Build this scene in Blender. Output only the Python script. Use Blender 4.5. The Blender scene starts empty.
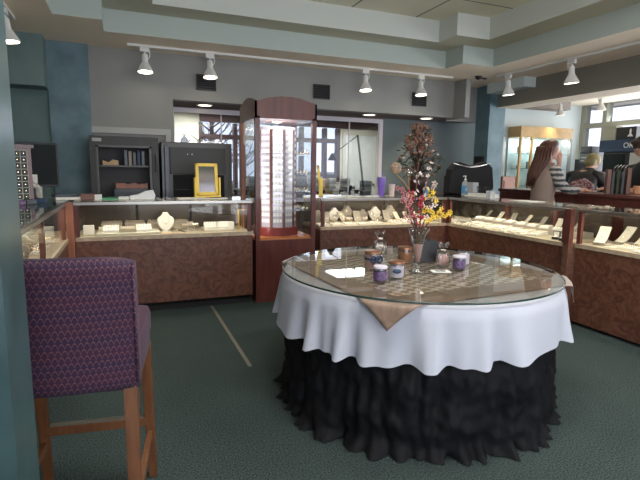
import bpy, bmesh, math, random
from math import sin, cos, pi, radians
from mathutils import Vector, Matrix, noise
random.seed(7)
scn = bpy.context.scene
COL = scn.collection

# ------------------------------------------------------------------ camera
EYE = 1.35
PITCH, ROLL, YAW = radians(8.3), radians(.8), radians(22.2)
fw = Vector((sin(YAW)*cos(PITCH), cos(YAW)*cos(PITCH), -sin(PITCH)))
rt = Vector((cos(YAW), -sin(YAW), 0))
up = rt.cross(fw)
r2 = cos(ROLL)*rt + sin(ROLL)*up
u2 = -sin(ROLL)*rt + cos(ROLL)*up
cd = bpy.data.cameras.new('camera')
cd.sensor_width = 36
cd.lens = 481/640*36
cd.clip_start = .02
cam = bpy.data.objects.new('camera', cd)
COL.objects.link(cam)
mw = Matrix((r2, u2, -fw)).transposed().to_4x4()
mw.translation = Vector((0, 0, EYE))
cam.matrix_world = mw
scn.camera = cam

# ------------------------------------------------------------------ world, light, exposure
w = bpy.data.worlds.new('world')
scn.world = w
w.use_nodes = True
bg = w.node_tree.nodes['Background']
bg.inputs[0].default_value = (.74, .77, .95, 1)
bg.inputs[1].default_value = 1.25
scn.view_settings.view_transform = 'Standard'
scn.view_settings.look = 'None'
scn.view_settings.exposure = 0.82
scn.view_settings.gamma = 1
scn.view_settings.use_curve_mapping = False


def area(name, loc, size, power, color, target=None, direction=None, sy=None, portal=False, spread=None):
    l = bpy.data.lights.new(name, 'AREA')
    l.shape = 'RECTANGLE'
    l.size = size
    l.size_y = sy or size
    l.energy = power
    l.color = color
    if spread:
        l.spread = spread
    o = bpy.data.objects.new(name, l)
    COL.objects.link(o)
    o.location = loc
    d = Vector(direction) if direction else Vector(target) - Vector(loc)
    o.rotation_euler = d.to_track_quat('-Z', 'Y').to_euler()
    if portal:
        l.cycles.is_portal = True
    return o


DAY = (.96, .98, 1)
# shop windows behind the camera, the street windows at the right and the workshop windows
area('daylight_front_window', (1.2, -2.35, 1.5), 4.2, 58, DAY, direction=(.12, 1, .38), sy=1.9)
area('daylight_side_window', (8.5, 3.8, 1.5), 6.0, 150, DAY, direction=(-1, 0, .3), sy=2.0)
area('daylight_side_portal', (8.8, 3.8, 1.5), 7.0, 1, DAY, direction=(-1, 0, 0), sy=2.6, portal=True)
area('daylight_workshop_window', (3.3, 10.9, 1.6), 3.4, 26, (.84, .88, 1), direction=(0, -1, -.1), sy=1.6)


# ------------------------------------------------------------------ materials
def nodes(name):
    m = bpy.data.materials.new(name)
    m.use_nodes = True
    nt = m.node_tree
    return m, nt, nt.nodes['Principled BSDF'], nt.nodes, nt.links


def mat(name, c, rough=.6, metal=0, c2=None, scale=8, detail=3, bump=0, spec=.5, stretch=None, emit=None, es=1, coat=0, alpha=None, trans=0, bscale=None):
    m, nt, p, N, L = nodes(name)
    p.inputs['Base Color'].default_value = (*c, 1)
    p.inputs['Roughness'].default_value = rough
    p.inputs['Metallic'].default_value = metal
    p.inputs['Specular IOR Level'].default_value = spec
    p.inputs['Coat Weight'].default_value = coat
    p.inputs['Transmission Weight'].default_value = trans
    if emit:
        p.inputs['Emission Color'].default_value = (*emit, 1)
        p.inputs['Emission Strength'].default_value = es
    if c2 or bump:
        tc = N.new('ShaderNodeTexCoord')
        mp = N.new('ShaderNodeMapping')
        L.new(tc.outputs['Object'], mp.inputs[0])
        if stretch:
            mp.inputs['Scale'].default_value = stretch
        nz = N.new('ShaderNodeTexNoise')
        nz.inputs['Scale'].default_value = scale
        nz.inputs['Detail'].default_value = detail
        L.new(mp.outputs[0], nz.inputs['Vector'])
        if c2:
            cr = N.new('ShaderNodeValToRGB')
            cr.color_ramp.elements[0].position = .32
            cr.color_ramp.elements[1].position = .68
            cr.color_ramp.elements[0].color = (*c, 1)
            cr.color_ramp.elements[1].color = (*c2, 1)
            L.new(nz.outputs['Fac'], cr.inputs[0])
            L.new(cr.outputs[0], p.inputs['Base Color'])
        if bump:
            b = N.new('ShaderNodeBump')
            b.inputs['Strength'].default_value = bump
            b.inputs['Distance'].default_value = .01
            src = nz
            if bscale:
                src = N.new('ShaderNodeTexNoise')
                src.inputs['Scale'].default_value = bscale
                L.new(mp.outputs[0], src.inputs['Vector'])
            L.new(src.outputs['Fac'], b.inputs['Height'])
            L.new(b.outputs[0], p.inputs['Normal'])
    return m


def glow(name, c, s):
    m, nt, p, N, L = nodes(name)
    e = N.new('ShaderNodeEmission')
    e.inputs[0].default_value = (*c, 1)
    e.inputs[1].default_value = s
    L.new(e.outputs[0], N['Material Output'].inputs[0])
    return m


def thin_glass(name, tint=(.96, .98, .97), f0=.04, strength=1.0):
    m, nt, p, N, L = nodes(name)
    N.remove(p)
    g = N.new('ShaderNodeNewGeometry')
    dt = N.new('ShaderNodeVectorMath'); dt.operation = 'DOT_PRODUCT'
    L.new(g.outputs['Normal'], dt.inputs[0]); L.new(g.outputs['Incoming'], dt.inputs[1])
    ab = N.new('ShaderNodeMath'); ab.operation = 'ABSOLUTE'; L.new(dt.outputs['Value'], ab.inputs[0])
    s = N.new('ShaderNodeMath'); s.operation = 'SUBTRACT'; s.inputs[0].default_value = 1; L.new(ab.outputs[0], s.inputs[1])
    pw = N.new('ShaderNodeMath'); pw.operation = 'POWER'; L.new(s.outputs[0], pw.inputs[0]); pw.inputs[1].default_value = 5
    mu = N.new('ShaderNodeMath'); mu.operation = 'MULTIPLY_ADD'; L.new(pw.outputs[0], mu.inputs[0])
    mu.inputs[1].default_value = (1-f0)*strength; mu.inputs[2].default_value = f0
    t = N.new('ShaderNodeBsdfTransparent'); t.inputs[0].default_value = (*tint, 1)
    gl = N.new('ShaderNodeBsdfGlossy'); gl.inputs['Roughness'].default_value = .01
    mx = N.new('ShaderNodeMixShader')
    L.new(mu.outputs[0], mx.inputs[0]); L.new(t.outputs[0], mx.inputs[1]); L.new(gl.outputs[0], mx.inputs[2])
    L.new(mx.outputs[0], N['Material Output'].inputs[0])
    return m


def carpet_mat():
    m, nt, p, N, L = nodes('carpet')
    tc = N.new('ShaderNodeTexCoord')
    a = N.new('ShaderNodeTexNoise'); a.inputs['Scale'].default_value = 130; a.inputs['Detail'].default_value = 2
    b = N.new('ShaderNodeTexNoise'); b.inputs['Scale'].default_value = 1.6
    L.new(tc.outputs['Object'], a.inputs['Vector']); L.new(tc.outputs['Object'], b.inputs['Vector'])
    cr = N.new('ShaderNodeValToRGB')
    cr.color_ramp.elements[0].position = .35; cr.color_ramp.elements[0].color = (.022, .036, .035, 1)
    cr.color_ramp.elements[1].position = .7; cr.color_ramp.elements[1].color = (.10, .135, .128, 1)
    L.new(a.outputs['Fac'], cr.inputs[0])
    mx = N.new('ShaderNodeMix'); mx.data_type = 'RGBA'; mx.blend_type = 'MULTIPLY'
    mx.inputs[0].default_value = .35
    L.new(cr.outputs[0], mx.inputs[6]); L.new(b.outputs['Fac'], mx.inputs[7])
    L.new(mx.outputs[2], p.inputs['Base Color'])
    p.inputs['Roughness'].default_value = .95
    p.inputs['Specular IOR Level'].default_value = .2
    bp = N.new('ShaderNodeBump'); bp.inputs['Strength'].default_value = .6; bp.inputs['Distance'].default_value = .01
    L.new(a.outputs['Fac'], bp.inputs['Height']); L.new(bp.outputs[0], p.inputs['Normal'])
    return m


def scallop_mat():
    """purple upholstery woven with rows of pink fish-scale arcs"""
    m, nt, p, N, L = nodes('scallop_upholstery')
    tc = N.new('ShaderNodeTexCoord')
    sp = N.new('ShaderNodeSeparateXYZ'); L.new(tc.outputs['Object'], sp.inputs[0])
    def mth(op, a, b=None):
        n = N.new('ShaderNodeMath'); n.operation = op
        for i, v in enumerate((a, b)):
            if v is None: continue
            if isinstance(v, (int, float)): n.inputs[i].default_value = v
            else: L.new(v, n.inputs[i])
        return n.outputs[0]
    ux = mth('ADD', sp.outputs[0], mth('MULTIPLY', sp.outputs[1], 1.0))
    u = mth('MULTIPLY', ux, 1/.0185)
    v = mth('MULTIPLY', sp.outputs[2], 1/.0215)
    row = mth('FLOOR', v)
    fv = mth('SUBTRACT', v, row)
    odd = mth('MULTIPLY', mth('MODULO', mth('ADD', row, 200), 2), .5)
    us = mth('ADD', mth('ADD', u, odd), 200)
    fu = mth('SUBTRACT', mth('SUBTRACT', us, mth('FLOOR', us)), .5)
    par = mth('ADD', fv, mth('MULTIPLY', mth('MULTIPLY', fu, fu), 2.8))
    d = mth('ABSOLUTE', mth('SUBTRACT', par, .9))
    line = mth('LESS_THAN', d, .10)
    band = N.new('ShaderNodeValToRGB')
    L.new(mth('ADD', mth('MULTIPLY', mth('SINE', mth('MULTIPLY', sp.outputs[2], 75)), .5), .5), band.inputs[0])
    band.color_ramp.elements[0].color = (.027, .012, .040, 1)
    band.color_ramp.elements[1].color = (.042, .012, .036, 1)
    mx = N.new('ShaderNodeMix'); mx.data_type = 'RGBA'
    L.new(line, mx.inputs[0]); L.new(band.outputs[0], mx.inputs[6]); mx.inputs[7].default_value = (.15, .06, .07, 1)
    L.new(mx.outputs[2], p.inputs['Base Color'])
    p.inputs['Roughness'].default_value = .85
    p.inputs['Sheen Weight'].default_value = .03
    return m


def burl_mat(name, a, b, scale=5):
    m, nt, p, N, L = nodes(name)
    tc = N.new('ShaderNodeTexCoord')
    n1 = N.new('ShaderNodeTexNoise'); n1.inputs['Scale'].default_value = scale; n1.inputs['Detail'].default_value = 6
    n1.inputs['Distortion'].default_value = 2.6
    L.new(tc.outputs['Object'], n1.inputs['Vector'])
    cr = N.new('ShaderNodeValToRGB')
    cr.color_ramp.elements[0].position = .38; cr.color_ramp.elements[0].color = (*a, 1)
    cr.color_ramp.elements[1].position = .62; cr.color_ramp.elements[1].color = (*b, 1)
    L.new(n1.outputs['Fac'], cr.inputs[0]); L.new(cr.outputs[0], p.inputs['Base Color'])
    p.inputs['Roughness'].default_value = .42
    return m


def tile_mat():
    m, nt, p, N, L = nodes('ceiling_tile')
    tc = N.new('ShaderNodeTexCoord')
    sp = N.new('ShaderNodeSeparateXYZ'); L.new(tc.outputs['Object'], sp.inputs[0])
    outs = []
    for i, (off, step) in enumerate(((2.46, .85), (4.48, 1.22))):
        s = N.new('ShaderNodeMath'); s.operation = 'SUBTRACT'; L.new(sp.outputs[i], s.inputs[0]); s.inputs[1].default_value = off-step*20
        d = N.new('ShaderNodeMath'); d.operation = 'DIVIDE'; L.new(s.outputs[0], d.inputs[0]); d.inputs[1].default_value = step
        f = N.new('ShaderNodeMath'); f.operation = 'FRACT'; L.new(d.outputs[0], f.inputs[0])
        l = N.new('ShaderNodeMath'); l.operation = 'LESS_THAN'; L.new(f.outputs[0], l.inputs[0]); l.inputs[1].default_value = .022/step
        outs.append(l.outputs[0])
    a = N.new('ShaderNodeMath'); a.operation = 'MAXIMUM'; L.new(outs[0], a.inputs[0]); L.new(outs[1], a.inputs[1])
    nz = N.new('ShaderNodeTexNoise'); nz.inputs['Scale'].default_value = 60
    L.new(tc.outputs['Object'], nz.inputs['Vector'])
    cr = N.new('ShaderNodeValToRGB')
    cr.color_ramp.elements[0].color = (.62, .61, .47, 1); cr.color_ramp.elements[1].color = (.75, .74, .58, 1)
    L.new(nz.outputs['Fac'], cr.inputs[0])
    mx = N.new('ShaderNodeMix'); mx.data_type = 'RGBA'
    L.new(a.outputs[0], mx.inputs[0]); L.new(cr.outputs[0], mx.inputs[6]); mx.inputs[7].default_value = (.17, .17, .13, 1)
    L.new(mx.outputs[2], p.inputs['Base Color']); p.inputs['Roughness'].default_value = .9
    return m


def check_cloth_mat():
    m, nt, p, N, L = nodes('taupe_cloth')
    tc = N.new('ShaderNodeTexCoord')
    mp = N.new('ShaderNodeMapping'); mp.inputs['Rotation'].default_value = (0, 0, radians(20))
    L.new(tc.outputs['Object'], mp.inputs[0])
    nz = N.new('ShaderNodeTexNoise'); nz.inputs['Scale'].default_value = 9; nz.inputs['Detail'].default_value = 5
    nz.inputs['Distortion'].default_value = 1.5
    L.new(tc.outputs['Object'], nz.inputs['Vector'])
    cr = N.new('ShaderNodeValToRGB')
    cr.color_ramp.elements[0].position = .35; cr.color_ramp.elements[0].color = (.20, .13, .085, 1)
    cr.color_ramp.elements[1].position = .68; cr.color_ramp.elements[1].color = (.32, .21, .155, 1)
    L.new(nz.outputs['Fac'], cr.inputs[0])
    ck = N.new('ShaderNodeTexChecker'); ck.inputs['Scale'].default_value = 24
    L.new(mp.outputs[0], ck.inputs['Vector'])
    # the check weave fills the middle of the cloth
    sp = N.new('ShaderNodeSeparateXYZ'); L.new(tc.outputs['Object'], sp.inputs[0])
    def inside(o, lo, hi):
        a = N.new('ShaderNodeMath'); a.operation = 'GREATER_THAN'; L.new(o, a.inputs[0]); a.inputs[1].default_value = lo
        b = N.new('ShaderNodeMath'); b.operation = 'LESS_THAN'; L.new(o, b.inputs[0]); b.inputs[1].default_value = hi
        c = N.new('ShaderNodeMath'); c.operation = 'MULTIPLY'; L.new(a.outputs[0], c.inputs[0]); L.new(b.outputs[0], c.inputs[1])
        return c.outputs[0]
    c1 = inside(sp.outputs[0], -.5, .5); c2 = inside(sp.outputs[1], -.5, .5)
    q = N.new('ShaderNodeMath'); q.operation = 'MULTIPLY'; L.new(c1, q.inputs[0]); L.new(c2, q.inputs[1])
    q2 = N.new('ShaderNodeMath'); q2.operation = 'MULTIPLY'; L.new(q.outputs[0], q2.inputs[0]); L.new(ck.outputs['Fac'], q2.inputs[1])
    q3 = N.new('ShaderNodeMath'); q3.operation = 'MULTIPLY'; L.new(q2.outputs[0], q3.inputs[0]); q3.inputs[1].default_value = .75
    mx = N.new('ShaderNodeMix'); mx.data_type = 'RGBA'
    L.new(q3.outputs[0], mx.inputs[0]); L.new(cr.outputs[0], mx.inputs[6]); mx.inputs[7].default_value = (.85, .8, .72, 1)
    L.new(mx.outputs[2], p.inputs['Base Color'])
    p.inputs['Roughness'].default_value = .5
    p.inputs['Sheen Weight'].default_value = .4
    return m


def stripe_mat():
    """knitted sleeve, cream and charcoal zigzag bands"""
    m, nt, p, N, L = nodes('striped_knit')
    tc = N.new('ShaderNodeTexCoord')
    wv = N.new('ShaderNodeTexWave'); wv.wave_type = 'BANDS'; wv.bands_direction = 'Z'
    wv.inputs['Scale'].default_value = 5.2; wv.inputs['Distortion'].default_value = 1.6; wv.inputs['Detail Scale'].default_value = 6
    L.new(tc.outputs['Object'], wv.inputs['Vector'])
    cr = N.new('ShaderNodeValToRGB'); cr.color_ramp.interpolation = 'CONSTANT'
    cr.color_ramp.elements[0].color = (.05, .055, .06, 1)
    cr.color_ramp.elements[1].position = .5; cr.color_ramp.elements[1].color = (.42, .38, .35, 1)
    L.new(wv.outputs['Fac'], cr.inputs[0]); L.new(cr.outputs[0], p.inputs['Base Color'])
    p.inputs['Roughness'].default_value = .95
    return m


M = dict(
    dark_frame=mat('dark_window_frame', (.045, .02, .018), .5), work_ceiling=mat('workshop_ceiling', (.30, .26, .23), .8), carpet=carpet_mat(), fabric=scallop_mat(), tile=tile_mat(), overlay=check_cloth_mat(), stripes=stripe_mat(),
    wall=mat('grey_paint', (.265, .267, .252), .8, c2=(.29, .292, .276), scale=2),
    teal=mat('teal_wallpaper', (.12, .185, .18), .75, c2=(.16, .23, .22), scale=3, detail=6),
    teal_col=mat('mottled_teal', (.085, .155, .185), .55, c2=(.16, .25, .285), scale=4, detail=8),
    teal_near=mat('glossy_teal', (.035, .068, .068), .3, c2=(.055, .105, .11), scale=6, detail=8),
    blue_wall=mat('slate_blue_paint', (.13, .165, .17), .8, c2=(.155, .19, .195), scale=2),
    far_wall=mat('pale_blue_paint', (.62, .7, .70), .8),
    cream_wall=mat('cream_paint', (.62, .58, .47), .8),
    soffit=mat('cream_soffit', (.86, .75, .60), .85),
    tray=mat('pale_blue_tray', (.46, .52, .485), .8),
    tray_up=mat('pale_grey_tray', (.62, .645, .60), .8),
    ledge=mat('ledge_paint', (.50, .50, .39), .85),
    beam=mat('olive_grey_beam', (.22, .21, .175), .8),
    brown_soffit=mat('brown_soffit', (.15, .11, .10), .8),
    white=mat('white_paint', (.75, .75, .72), .4),
    trimw=mat('pale_trim', (.42, .42, .40), .6),
    frame_lilac=mat('pale_window_frame', (.62, .58, .62), .5),
    olive=mat('olive_frame', (.34, .34, .27), .6),
    mahog=mat('mahogany', (.075, .02, .016), .35, c2=(.13, .035, .026), scale=6, stretch=(3, 3, .5), coat=.2),
    mahog_l=mat('red_wood', (.26, .09, .05), .4, c2=(.36, .13, .07), scale=7, stretch=(3, 3, .5)),
    burl=burl_mat('burl_veneer', (.085, .031, .019), (.155, .064, .038), 9),
    burl_l=burl_mat('light_burl_veneer', (.10, .045, .03), (.16, .08, .055), 9),
    lip=mat('cream_deck', (.36, .31, .22), .6),
    liplt=mat('deck_edge_wood', (.35, .25, .17), .5, c2=(.5, .38, .27), scale=20),
    wood=mat('chair_wood', (.13, .05, .02), .4, c2=(.19, .075, .03), scale=10, stretch=(4, 4, .6), coat=.15),
    honey=mat('honey_wood', (.45, .28, .10), .4, c2=(.56, .36, .15), scale=6),
    gold=mat('gold_trim', (.8, .5, .14), .3, .8),
    yellow=mat('yellow_gilt', (.85, .6, .09), .4),
    alu=mat('aluminium', (.38, .37, .35), .33, 1),
    chrome=mat('chrome', (.8, .8, .8), .12, 1),
    black=mat('black_plastic', (.012, .012, .014), .45),
    blackm=mat('black_matte', (.01, .01, .011), .9),
    skirt=mat('black_satin', (.0045, .0045, .006), .7, bump=.3, scale=30, spec=.25),
    cloth=mat('white_linen', (.52, .535, .61), .85, bump=.15, scale=300),
    glass=thin_glass('clear_glass', (.955, .97, .965), .04, .75),
    pane=thin_glass('window_glass', (.9, .92, .93), .05, .8),
    wareglass=thin_glass('ware_glass', (.85, .87, .87), .10, 1),
    top_glass=thin_glass('table_glass', (.74, .72, .66), .08, .9), plain_glass=thin_glass('table_glass_under', (.97, .98, .97), 0, 0),
    edge_glass=mat('green_glass_edge', (.02, .045, .04), .15),
    cream_pad=mat('cream_velvet', (.56, .52, .43), .8),
    white_pad=mat('white_leatherette', (.62, .60, .55), .5),
    grey_pad=mat('grey_leatherette', (.32, .28, .24), .6),
    jewel=mat('mixed_jewels', (.85, .83, .8), .15, .9, c2=(.75, .55, .25), scale=60),
    jewel_d=mat('dark_jewels', (.25, .2, .2), .2, .6, c2=(.7, .6, .5), scale=50),
    safe=mat('safe_grey', (.036, .034, .032), .5), safe_l=mat('safe_grey_light', (.078, .074, .07), .4),
    safe_b=mat('safe_blue_grey', (.06, .07, .09), .35),
    hairred=mat('auburn_hair', (.045, .014, .008), .5, c2=(.10, .034, .016), scale=30, stretch=(4, 4, .5)),
    hairbr=mat('brown_hair', (.035, .02, .012), .6), hairbl=mat('ash_blond_hair', (.10, .08, .035), .6, c2=(.34, .29, .12), scale=7),
    skin=mat('skin', (.5, .27, .19), .55), beige=mat('beige_knit', (.27, .20, .17), .95), purple=mat('purple_lacquer', (.2, .12, .5), .35),
    purple_d=mat('purple_label', (.04, .02, .075), .4, c2=(.17, .10, .22), scale=70), wax_w=mat('pale_wax', (.62, .58, .66), .5),
    pink=mat('pink_wax', (.55, .3, .27), .5), amber=mat('amber_wax', (.32, .13, .055), .4), copper=mat('copper_lid', (.45, .22, .13), .3, .8),
    paper=mat('paper', (.8, .79, .74), .8), green=mat('green_card', (.05, .3, .15), .6), blue=mat('blue_plastic', (.05, .25, .5), .4),
    navy=mat('navy_sign', (.018, .045, .10), .5), pinkish=mat('dusty_pink_card', (.20, .105, .085), .7),
    petal_p=mat('pink_petal', (.50, .13, .16), .7, c2=(.62, .33, .31), scale=20), berry=mat('red_berry', (.36, .015, .035), .4),
    petal_y=mat('yellow_petal', (.85, .6, .06), .7), petal_w=mat('pale_petal', (.72, .6, .56), .7), twig=mat('twig', (.10, .055, .04), .8),
    leaf=mat('dark_leaf', (.03, .045, .022), .7), dried=mat('dried_flower', (.22, .10, .075), .8, c2=(.36, .2, .13), scale=20),
    maroon=mat('maroon_paint', (.05, .014, .016), .7), cup=mat('peach_cup', (.55, .27, .14), .5), wicker=mat('wicker', (.38, .25, .16), .6, c2=(.6, .45, .33), scale=40),
    plaid=mat('red_plaid', (.16, .02, .025), .9, c2=(.4, .3, .3), scale=45, detail=0), ground=mat('pale_ground', (.5, .5, .52), .9), lamp_on=glow('lamp_glow', (1, .88, .68), 9),
    can_on=glow('can_glow', (1, .82, .55), 5), tube_on=glow('tube_glow', (.97, 1, .97), 5), clear=mat('cloudy_acrylic', (.7, .72, .75), .2, trans=.5),
    lilac=mat('pearl_panel', (.62, .55, .62), .15, .35), red_drum=mat('red_lacquer', (.2, .035, .03), .25), brass=mat('brass_strip', (.2, .19, .15), .6, .4),
)


# ------------------------------------------------------------------ mesh helpers
class MB:
    def __init__(s):
        s.bm = bmesh.new()

    def add(s, vs, fs, T=None):
        vv = [s.bm.verts.new(T @ Vector(v) if T else Vector(v)) for v in vs]
        for f in fs:
            try:
                s.bm.faces.new([vv[i] for i in f])
            except ValueError:
                pass
        return s

    def box(s, x0, x1, y0, y1, z0, z1, T=None, bev=0):
        if bev:
            b = bmesh.new()
            bmesh.ops.create_cube(b, size=1)
            for v in b.verts:
                v.co = Vector(((x0+x1)/2+v.co.x*(x1-x0), (y0+y1)/2+v.co.y*(y1-y0), (z0+z1)/2+v.co.z*(z1-z0)))
            bmesh.ops.bevel(b, geom=list(b.edges), offset=bev, segments=2, affect='EDGES', profile=.6)
            b.verts.index_update()
            s.add([v.co.copy() for v in b.verts], [[v.index for v in f.verts] for f in b.faces], T)
            b.free()
            return s
        vs = [(x, y, z) for z in (z0, z1) for y in (y0, y1) for x in (x0, x1)]
        return s.add(vs, [(0, 2, 3, 1), (4, 5, 7, 6), (0, 1, 5, 4), (2, 6, 7, 3), (0, 4, 6, 2), (1, 3, 7, 5)], T)

    def cbox(s, cx, cy, cz, sx, sy, sz, T=None, bev=0):
        return s.box(cx-sx/2, cx+sx/2, cy-sy/2, cy+sy/2, cz-sz/2, cz+sz/2, T, bev)

    def tube(s, pts, r, n=8, cap=True):
        pts = [Vector(p) for p in pts]
        rs = r if isinstance(r, (list, tuple)) else [r]*len(pts)
        rings = []
        ref = None
        for i, p in enumerate(pts):
            d = (pts[min(i+1, len(pts)-1)] - pts[max(i-1, 0)]).normalized()
            if ref is None:
                ref = Vector((0, 0, 1)) if abs(d.z) < .9 else Vector((1, 0, 0))
            a = d.cross(ref)
            if a.length < 1e-4:
                a = d.cross(Vector((0, 1, 0)))
            a.normalize()
            b = d.cross(a)
            ref = -b if False else ref
            rings.append([s.bm.verts.new(p + rs[i]*(cos(2*pi*k/n)*a + sin(2*pi*k/n)*b)) for k in range(n)])
        for i in range(len(rings)-1):
            for k in range(n):
                s.bm.faces.new((rings[i][k], rings[i][(k+1) % n], rings[i+1][(k+1) % n], rings[i+1][k]))
        if cap:
            s.bm.faces.new(rings[0][::-1])
            s.bm.faces.new(rings[-1])
        return s

    def lathe(s, prof, n=24, c=(0, 0, 0), T=None, sx=1, sy=1, cap=True):
        vs, fs = [], []
        for (r, z) in prof:
            for k in range(n):
                a = 2*pi*k/n
                vs.append((c[0]+r*cos(a)*sx, c[1]+r*sin(a)*sy, c[2]+z))
        for i in range(len(prof)-1):
            for k in range(n):
                fs.append((i*n+k, i*n+(k+1) % n, (i+1)*n+(k+1) % n, (i+1)*n+k))
        if cap and prof[0][0] > 1e-5:
            fs.append(tuple(range(n))[::-1])
        if cap and prof[-1][0] > 1e-5:
            fs.append(tuple((len(prof)-1)*n+k for k in range(n)))
        return s.add(vs, fs, T)

    def ball(s, c, r, sc=(1, 1, 1), n=12, T=None):
        prof = [(max(1e-4, sin(pi*i/(n//2))), -cos(pi*i/(n//2))) for i in range(n//2+1)]
        vs, fs = [], []
        for (q, z) in prof:
            for k in range(n):
                a = 2*pi*k/n
                vs.append((c[0]+r*q*cos(a)*sc[0], c[1]+r*q*sin(a)*sc[1], c[2]+r*z*sc[2]))
        for i in range(len(prof)-1):
            for k in range(n):
                fs.append((i*n+k, i*n+(k+1) % n, (i+1)*n+(k+1) % n, (i+1)*n+k))
        return s.add(vs, fs, T)

    def prism(s, poly, a, b, axis='y', T=None):
        def P(u, v, t):
            return {'y': (u, t, v), 'x': (t, u, v), 'z': (u, v, t)}[axis]
        n = len(poly)
        vs = [P(u, v, a) for u, v in poly] + [P(u, v, b) for u, v in poly]
        fs = [tuple(range(n)), tuple(range(2*n-1, n-1, -1))] + [(i, i+n, (i+1) % n+n, (i+1) % n) for i in range(n)]
        return s.add(vs, fs, T)

    def torus(s, c, R, r, axis='z', n=20, m=8, arc=2*pi, T=None):
        pts = []
        N_ = n if arc >= 2*pi-1e-3 else n+1
        vs, fs = [], []
        for i in range(N_):
            a = arc*i/n
            for k in range(m):
                b = 2*pi*k/m
                u, v, t = (R+r*cos(b))*cos(a), (R+r*cos(b))*sin(a), r*sin(b)
                p = {'z': (u, v, t), 'y': (u, t, v), 'x': (t, u, v)}[axis]
                vs.append((c[0]+p[0], c[1]+p[1], c[2]+p[2]))
        for i in range(n):
            j = (i+1) % N_
            for k in range(m):
                fs.append((i*m+k, j*m+k, j*m+(k+1) % m, i*m+(k+1) % m))
        return s.add(vs, fs, T)

    def loft(s, rings, n=24, T=None):
        vs, fs = [], []
        for (x, y, z, rx, ry) in rings:
            for k in range(n):
                a = 2*pi*k/n
                vs.append((x+rx*cos(a), y+ry*sin(a), z))
        for i in range(len(rings)-1):
            for k in range(n):
                fs.append((i*n+k, i*n+(k+1) % n, (i+1)*n+(k+1) % n, (i+1)*n+k))
        fs.append(tuple(range(n))[::-1])
        fs.append(tuple((len(rings)-1)*n+k for k in range(n)))
        return s.add(vs, fs, T)

    def done(s, name, m, parent=None, smooth=False, loc=None, rz=0):
        bmesh.ops.recalc_face_normals(s.bm, faces=s.bm.faces[:])
        me = bpy.data.meshes.new(name)
        s.bm.to_mesh(me)
        s.bm.free()
        for mm in (m if isinstance(m, (list, tuple)) else [m]):
            me.materials.append(M[mm] if isinstance(mm, str) else mm)
        if smooth:
            me.polygons.foreach_set('use_smooth', [True]*len(me.polygons))
            if smooth is not True:
                me.set_sharp_from_angle(angle=radians(smooth))
        o = bpy.data.objects.new(name, me)
        COL.objects.link(o)
        if loc:
            o.location = loc
        o.rotation_euler.z = rz
        o.parent = parent
        return o


def tag(o, label, cat, group=None, kind=None):
    o['label'] = label
    o['category'] = cat
    if group:
        o['group'] = group
    if kind:
        o['kind'] = kind
    return o


def thing(name, label, cat, loc=(0, 0, 0), rz=0, group=None):
    o = bpy.data.objects.new(name, None)
    o.empty_display_size = .1
    COL.objects.link(o)
    o.location = loc
    o.rotation_euler.z = rz
    return tag(o, label, cat, group)


def kids(o):
    return [c for c in o.children]


def dup(root, loc, rz=0, label=None, group=None, scale=None):
    r = root.copy()
    COL.objects.link(r)
    r.location = loc
    r.rotation_euler.z = rz
    if scale:
        r.scale = (scale,)*3 if isinstance(scale, (int, float)) else scale
    if label:
        r['label'] = label
    if group:
        r['group'] = group
    def rec(src, dst):
        for ch in kids(src):
            c = ch.copy()
            COL.objects.link(c)
            c.parent = dst
            rec(ch, c)
    rec(root, r)
    return r


def struct(name, mb, m, smooth=False):
    o = mb.done(name, m, None, smooth)
    o['kind'] = 'structure'
    return o


def RZ(a, loc=(0, 0, 0)):
    return Matrix.Translation(loc) @ Matrix.Rotation(a, 4, 'Z')


def text_part(txt, size, m, parent, loc, rot, ext=.001, name='lettering'):
    c = bpy.data.curves.new(name, 'FONT')
    c.body = txt
    c.size = size
    c.extrude = ext
    c.align_x = 'CENTER'
    c.align_y = 'CENTER'
    tmp = bpy.data.objects.new(name, c)
    COL.objects.link(tmp)
    bpy.context.view_layer.update()
    me = bpy.data.meshes.new_from_object(tmp.evaluated_get(bpy.context.evaluated_depsgraph_get()))
    bpy.data.objects.remove(tmp)
    me.materials.clear()
    me.materials.append(M[m])
    o = bpy.data.objects.new(name, me)
    COL.objects.link(o)
    o.parent = parent
    o.location = loc
    o.rotation_euler = rot
    return o


ORD = ['first', 'second', 'third', 'fourth', 'fifth', 'sixth', 'seventh', 'eighth', 'ninth', 'tenth', 'eleventh', 'twelfth']

# ================================================================== STRUCTURE
BY = 6.25      # back wall plane
WY = 6.87      # recessed window wall plane
struct('floor', MB().box(-3.2, 9.2, -2.9, 11.3, -.1, 0), 'carpet')
struct('trim_1', MB().box(.745, .772, 3.1, 4.66, 0, .004), 'brass')

# ceilings: cream soffit ring, two stepped tray faces, acoustic tiles
def ceiling_ring(name, polys, z0, z1, under, side):
    mb = MB()
    for (x0, x1, y0, y1) in polys:
        mb.box(x0, x1, y0, y1, z0, z1)
    bmesh.ops.recalc_face_normals(mb.bm, faces=mb.bm.faces[:])
    for f in mb.bm.faces:
        f.material_index = 0 if abs(f.normal.z) > .5 else 1
    return struct(name, mb, [under, side])

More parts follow.
